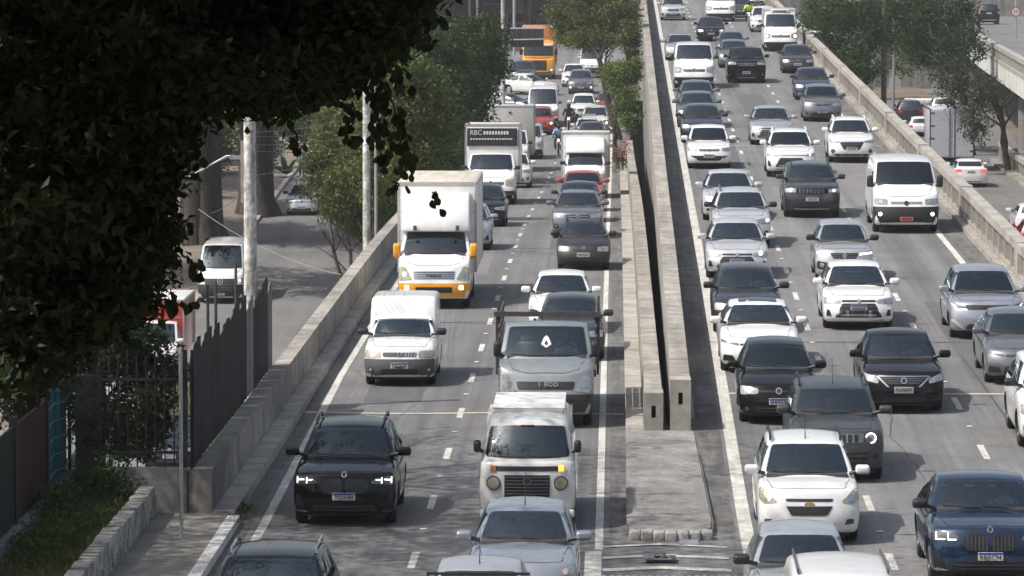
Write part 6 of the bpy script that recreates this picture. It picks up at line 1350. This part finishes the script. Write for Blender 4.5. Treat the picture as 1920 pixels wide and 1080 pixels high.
# motorcycles in the far queue
M, P = motorbike('dark motorcycle with red panels filtering between the white minibus and cars', 'motorcycles among the traffic', BLKJ, REDP, 'rider in black jacket and helmet on the red-panelled motorcycle'); M.S = {'wb': 1.3}; put(M, 'L', 1066, 248, root=[M.root, P])
M, P = motorbike('motorcycle filtering beside the white box truck with tall fairing', 'motorcycles among the traffic', LBL, BLK, 'rider in light blue shirt filtering beside the white box truck'); M.S = {'wb': 1.3}; put(M, 'L', 1047, 291, root=[M.root, P])
M, P = motorbike('motorcycle on the rising carriageway beside the white refrigerated van', 'motorcycles among the traffic', HIVIS, BLK, 'rider in yellow safety vest on the rising carriageway'); M.S = {'wb': 1.3}; put(M, 'R', 1405, 51, root=[M.root, P])
# --- rising (right) carriageway
V = car('metallic blue sport utility with black double grille and plate RBJ5C94', 'suv', PBL, GR, face_x4, w=1.92, h=1.58, hl=.93, hc=1.07, ptxt='RBJ5C94', pz=.52, glass=1, mirror=BLK, ry=2.3, rb=3.4, wb=2.86); put(V, 'R', 1849, 1090); V.driver_label = 'driver of the metallic blue sport utility in a pale shirt'; driver(V, LBL)
V = car('white people carrier with yellowed headlights and split chrome grille', 'mpv', PW, GR, face_spin, w=1.76, h=1.62, hl=.91, hc=1.06, belt=1.04, deck=1.04, antenna=True, rails=BLK, pz=None, glass=0); put(V, 'R', 1514, 1012); V.driver_label = 'driver of the white people carrier'; driver(V, BLKJ)
V = car('silver older hatchback with black mirrors in front of the white people carrier', 'hatch', PS, GR, w=1.64, h=1.44, hl=.76, hc=.95, belt=.93, mirror=BLK, glass=1); put(V, 'R', 1508, d=67.4); V.driver_label = 'driver of the silver older hatchback'; driver(V, BLKJ)
V = car('white van roof with grey gutters beside the silver older hatchback', 'van', PW2, GR, face_van, name='van', cat='van', w=1.70, h=1.80, hl=.9, hc=1.15, belt=1.13, deck=1.13, wb=2.6, ro=.7, ry=3.1, rb=3.2, pz=None, top=.80); put(V, 'R', 1590, d=60.8)
for x in (-.62, .60): V.box('roof_gutter', x, x + .025, .9, 3.0, 1.74, 1.80, GRY)
V = car('matt charcoal boxy sport utility with lit ring headlights', 'suv', PMATT, GR, face_renegade, w=1.80, h=1.64, hl=.97, hc=1.11, belt=1.08, deck=1.08, rails=BLK, antenna=True, glass=1, pz=None, top=.76); put(V, 'R', 1566, 896)
V = car('black sedan with chrome V grille', 'sedan', PB, GR, face_versa, w=1.74, h=1.51, hl=.84, hc=1.0, belt=.98, ptxt='FUX0E77', pz=.52, pblue=False, pm=PLG, glass=1, top=.72); put(V, 'R', 1690, 768); V.driver_label = 'driver of the black sedan with chrome grille'; driver(V, LBL)
V = car('black hatchback with round badge and dark tinted windscreen', 'hatch', PB, GR, face_vw, w=1.66, h=1.50, hl=.80, hc=.99, ptxt='EMF5B71', pz=.50, glass=2); put(V, 'R', 1458, 789)
V = car('white sedan with sunroof and slim dark headlights', 'sedan', PW, GR, face_civic, w=1.80, h=1.44, roofm=GLS[2], glass=3, pz=None); put(V, 'R', 1423, 694)
V = car('black hatchback with silver headlights behind the white sunroof sedan', 'hatch', PDG, GR, face_plain, w=1.70, h=1.50, glass=1, mirror=BLK); put(V, 'R', 1400, 622); V.driver_label = 'driver of the black hatchback with silver headlights'; driver(V, LBL)
V = car('white sedan with big dark trapezoid grille and grey plate', 'sedan', PW, GR, face_big, w=1.74, h=1.48, hl=.80, glass=3, pm=PLG, pz=.58); put(V, 'R', 1607, 614); V.driver_label = 'driver of the white sedan with trapezoid grille'; driver(V, BLUS)
V = car('silver small crossover with black diamond badge grille', 'hatch', PS, GR, face_kwid, w=1.58, h=1.52, hl=.88, hc=1.02, belt=1.0, mirror=BLK, glass=1, pz=None, antenna=False); put(V, 'R', 1581, 527)
V = car('silver hatchback with warm lit headlights and dark grille', 'hatch', PLGY, GR, face_big, w=1.73, h=1.48, glass=3); put(V, 'R', 1381, 520); lights(V, .74, .71, .055, DRLW)
V = car('silver crossover with roof rails and squared white lamp', 'suv', PLGY, GR, face_suv, w=1.76, h=1.60, rails=GRY, mirror=BLK, glass=0); put(V, 'R', 1389, 462); lights(V, .86, .82, .05)
V = car('pale silver sedan ahead of the roof-railed silver crossover', 'sedan', PLGY, GR, face_plain, w=1.73, h=1.48, glass=0); put(V, 'R', 1367, 412)
V = car('dark sport utility with seven-slot grille and chrome lower strip', 'suv', PDG, GR, face_jeep, w=1.82, h=1.64, hl=.98, hc=1.12, belt=1.08, rails=BLK, pz=.62, glass=0); put(V, 'R', 1521, 406)
V = car('white panel van with dark bumper, lit fog lamps and black mirrors', 'van', PW, GR, face_vanb, name='van', cat='van', w=2.02, h=2.18, mirror=BLK, mw=.2, mh=.36, mz=.12, glass=2, pz=.46, pm=mat('red number plate', (.45, .12, .12), .5), pblue=False, lamps=LAMP); put(V, 'R', 1696, 434)
V = car('blue grey electric hatchback with slim dark nose panel', 'hatch', PSB, GR, face_byd, w=1.78, h=1.57, hl=.88, hc=1.02, belt=1.0, cy=.2, ty=1.2, glass=2, pz=.50, pblue=True, wb=2.7); put(V, 'R', 1847, 632)
V = car('dark grey sedan behind the white car by the balustrade', 'sedan', PG, GR, face_civic, w=1.75, h=1.47, glass=1, pz=None); put(V, 'R', 1917, 716)
V = car('white crossover with black mirror and wheel arches at the road edge', 'suv', PW, GR, face_suv, w=1.8, mirror=BLK, rim=RIMD); put(V, 'R', 1990, 836)
V = car('white crossover with black front grille and black lower trim', 'suv', PW, GR, face_wrv, w=1.74, h=1.60, rails=PW, glass=1, pz=.56); put(V, 'R', 1595, 304)
V = car('white crossover with roof rails and wide mesh grille', 'suv', PW, GR, face_tracker, w=1.79, h=1.62, rails=PW, glass=2, pz=.47); put(V, 'R', 1482, 331)
V = car('silver sedan with chrome front bar', 'sedan', PS, GR, face_big, w=1.75, glass=0, pz=None); put(V, 'R', 1446, 271)
V = car('white small hatchback with black lower bumper trim beside the barrier', 'hatch', PW, GR, face_uno, w=1.64, h=1.50, hl=.82, glass=2, pz=.50, pblue=False, pm=PLG, top=.76); put(V, 'R', 1329, 315)
V = car('dark blue grey hatchback with chrome trim behind the white small hatchback', 'hatch', PNB, GR, face_big, w=1.73, glass=0); put(V, 'R', 1316, 267)
V = car('dark grey sedan in the barrier lane queue, second behind the white small hatchback', 'sedan', PG, GR, face_plain, glass=0); put(V, 'R', 1307, 239)
V = car('grey sedan in the barrier lane queue just ahead of the white van', 'sedan', PG, GR, face_plain, glass=0); put(V, 'R', 1306, 215)
V = car('grey compact people carrier with small badge grille', 'mpv', PG, GR, face_plain, w=1.70, h=1.53, hl=.84, hc=1.02, belt=1.0, deck=1.0, glass=2, pz=.46, pm=PLG); put(V, 'R', 1541, 227)
V = car('dark blue sedan beyond the grey compact people carrier', 'sedan', PNB, GR, face_plain, glass=1); put(V, 'R', 1523, 187)
V = car('black sedan with silver headlights beside the balustrade', 'sedan', PDG, GR, face_plain, glass=1, pm=PLG, pblue=False); put(V, 'R', 1495, 137)
V = car('white delivery van with black mirrors in the barrier lane', 'van', PW, GR, face_van, name='van', cat='van', w=2.02, h=2.2, mirror=BLK, glass=0, pz=None); put(V, 'R', 1301, 165)
V = car('black boxy pickup with upright square grille', 'suv', PB, GR, face_suv, name='pickup', cat='pickup', w=1.98, h=1.75, hl=1.12, hc=1.22, belt=1.2, deck=1.2, ry=2.0, rb=2.2, wb=3.2, nose=(.04, 0, 0, 0, .01, .04), bow=.08, plan=.03, glass=2, pm=PLG, pblue=False, top=.78, pz=.55); put(V, 'R', 1399, 155)
V = car('silver hatchback with pale windscreen right behind the black boxy pickup', 'hatch', PG, GR, glass=3); put(V, 'R', 1376, 127)
V = car('grey hatchback two behind the black boxy pickup', 'hatch', PG, GR, glass=3); put(V, 'R', 1371, 108)
V = car('silver grey sedan with dark roof edge beside the barrier', 'sedan', PS, GR, roofm=PDG, glass=0); put(V, 'R', 1275, 113)
V = car('black sedan with bright headlights in front of the white minibus', 'sedan', PB, GR, face_plain, w=1.8, glass=0); put(V, 'R', 1333, 77); lights(V, .72, .66, .06)
V = car('silver crossover with dark grille alone beside the barrier', 'suv', PLGY, GR, face_suv, glass=0); put(V, 'R', 1262, 38)
V = car('large white minibus van with wide windscreen', 'van', PW, GR, face_van, name='van', cat='van', w=2.05, h=2.4, mirror=BLK, glass=0, pz=None); put(V, 'R', 1351, 40)
V = car('white refrigerated van with warm lit headlights and roof unit', 'van', PW, GR, face_van, name='van', cat='van', w=2.02, h=2.25, mirror=BLK, glass=0, pz=None); put(V, 'R', 1463, 96); lights(V, .84, .92, .09, DRLW)
V.box('cooling_unit', -.55, .55, .9, 1.7, 2.24, 2.42, PW2, bev=.06); V.box('unit_grille', -.4, .4, .885, .899, 2.28, 2.38, GRY); cargo_box(V, .96, 1.6, 4.6, 1.2, 2.40, PW, PW2)
V = car('white sport utility hidden beside the white refrigerated van', 'suv', PW, GR, face_suv); put(V, 'R', 1432, 60)
V = car('dark blue car behind the rider in the yellow vest', 'hatch', PNB, GR); put(V, 'R', 1388, 33)
V = car('white car with round badge ahead of the refrigerated van', 'suv', PW, GR, face_suv); put(V, 'R', 1419, 13)
# --- lower right street
V = car('white sedan with red tail lamps driving away on the lower street', 'sedan', PW, GD, face_plain, w=1.80, h=1.44, pz=None, wb=2.8, ro=1.0, ry=2.6, rb=3.5, deck=1.06); put(V, 'D', 1818, 350, away=True)
for sg in (-1, 1): V.patch('tail_lamp', rpoly([(sg * .50 * V.hw, .84), (sg * .92 * V.hw, .80), (sg * .92 * V.hw, .95), (sg * .52 * V.hw, .93)], .02), REDLIT, sign=-1, nu=5, nv=2, off=.012)
plate(V, .82, None, False, True, PLG); V.patch('rear_bumper_trim', [(-.6 * V.hw, .34), (.6 * V.hw, .34), (.6 * V.hw, .30), (-.6 * V.hw, .30)], BLK, sign=-1, nu=6, nv=1)
V = car('grey box truck seen from behind with two tall cargo doors', 'cab', PW2, GD, face_van, name='truck', cat='truck', w=2.1, h=2.2, wb=4.2, pz=None); put(V, 'D', 1780, 318, away=True)
b = cargo_box(V, 1.22, 1.5, 6.0, .75, 3.45, mat('pale grey door panel', (.46, .48, .52), .5, noise=[(1, .08)]), None, GRY)
for x0, x1 in ((-1.16, -.03), (.03, 1.16)): box('cargo_door', x0, x1, 6.014, 6.04, .82, 3.36, MATS['pale grey door panel'], b)
for x in (-.16, .12): box('lock_rod', x, x + .04, 6.041, 6.07, .8, 3.38, GRY, b)
for sg in (-1, 1):
    for z in (1.1, 1.8, 2.5, 3.2): box('hinge', *sorted((sg * .98, sg * 1.2)), 6.041, 6.06, z, z + .06, BLK, b)
V.box('rear_bumper', -1.1, 1.1, 5.85, 5.95, .45, .6, BLK)
for px, py, st, m, lb in ((1706, 232, 'suv', PDG, 'dark sport utility waiting at the corner of the lower street'), (1768, 226, 'suv', PLGY, 'pale sport utility at the corner ahead of the grey box truck'), (1727, 262, 'hatch', PW, 'white hatchback with red lamp beside the grey box truck'), (1722, 290, 'sedan', PS, 'silver sedan between balustrade and grey box truck')):
    V = car(lb, st, m, GD, face_plain, pz=None); put(V, 'D', px, py, away=True); [V.patch('tail_lamp', rpoly([(sg * .66 * V.hw, .80), (sg * .92 * V.hw, .80), (sg * .90 * V.hw, .96), (sg * .68 * V.hw, .96)], .02), REDL, sign=-1, nu=4, nv=2, off=.012) for sg in (-1, 1)]
V = car('red hatchback whose flank shows at the edge of the lower street', 'hatch', PR, GD, face_plain, pz=None); put(V, 'D', 1948, 478, away=True)
V = car('white hatchback ahead of the red one on the lower street', 'hatch', PW, GD, face_plain, pz=None); put(V, 'D', 1938, 445, away=True)
V = car('black sport utility driving away on the viaduct', 'suv', PB, 'vehicles on the viaduct', face_plain, w=1.85, h=1.75, pz=None); put(V, zdk, 1853, 46, away=True); plate(V, .95, None, False, True, PLW); V.patch('rear_bumper_trim', [(-.6 * V.hw, .42), (.6 * V.hw, .42), (.6 * V.hw, .34), (-.6 * V.hw, .34)], CHR, sign=-1, nu=6, nv=1)
for sg in (-1, 1): V.patch('tail_lamp', rpoly([(sg * .74 * V.hw, .90), (sg * .93 * V.hw, .90), (sg * .90 * V.hw, 1.12), (sg * .74 * V.hw, 1.12)], .02), REDL, sign=-1, nu=4, nv=2, off=.012)
# --- left side street
V = car('white panel van with black grille and round star badge on the side street', 'van', PW, GS, face_sprinter, name='van', cat='van', w=2.02, h=2.5, hl=1.12, hc=1.45, belt=1.43, deck=1.43, glass=1, pz=.46, mirror=BLK, mh=.34); put(V, 'S', 416, 566)
for sg in (-1, 1): V.patch('hood_vent', [(sg * .42 * V.hw, 1.38), (sg * .80 * V.hw, 1.38), (sg * .80 * V.hw, 1.41), (sg * .42 * V.hw, 1.41)], BLK, nu=3, nv=1, off=.01)
V = car('white compact pickup parked beside the thick old tree', 'hatch', PLGY, GS, face_vw, name='pickup', cat='pickup', w=1.68, h=1.52, hl=.82, glass=0, ry=1.9, rb=2.1, wb=2.7, mirror=BLK, pz=.42); put(V, 'S', 567, 402)
V = car('dark car parked behind the iron bars with sunlit windscreen', 'hatch', PB, GS, face_plain, glass=3); put(V, 'S', 322, 880)
V = car('white truck cab with red box half hidden behind the sheet fence', 'cab', PW2, GS, face_van, name='truck', cat='truck', w=2.1, h=2.2, pz=None, glass=0); put(V, 'S', 283, 715); cargo_box(V, 1.1, 1.5, 6, .9, 2.9, PR, CONCW)
# pedestrian on the far pavement
q = on(566, 331, lambda y: ZS(y) + .12); walker('person in blue shirt and dark trousers walking along the far pavement', (q.x, q.y, ZS(q.y) + .12), math.pi, BLUS, DENIM)
# ------------------------------------------------------------------ hazy air
hm = bpy.data.materials.new('pale haze'); hm.use_nodes = True; t = hm.node_tree; t.nodes.remove(t.nodes['Principled BSDF'])
pv = t.nodes.new('ShaderNodeVolumePrincipled'); pv.inputs['Color'].default_value = (.93, .95, 1.0, 1); pv.inputs['Density'].default_value = HAZE; pv.inputs['Anisotropy'].default_value = 0.0
t.links.new(pv.outputs[0], t.nodes['Material Output'].inputs['Volume'])
tag(box('haze', -420, 420, -90, 1450, -10.2, 46, hm), kind='stuff')
bpy.data.scenes.remove(TMP)
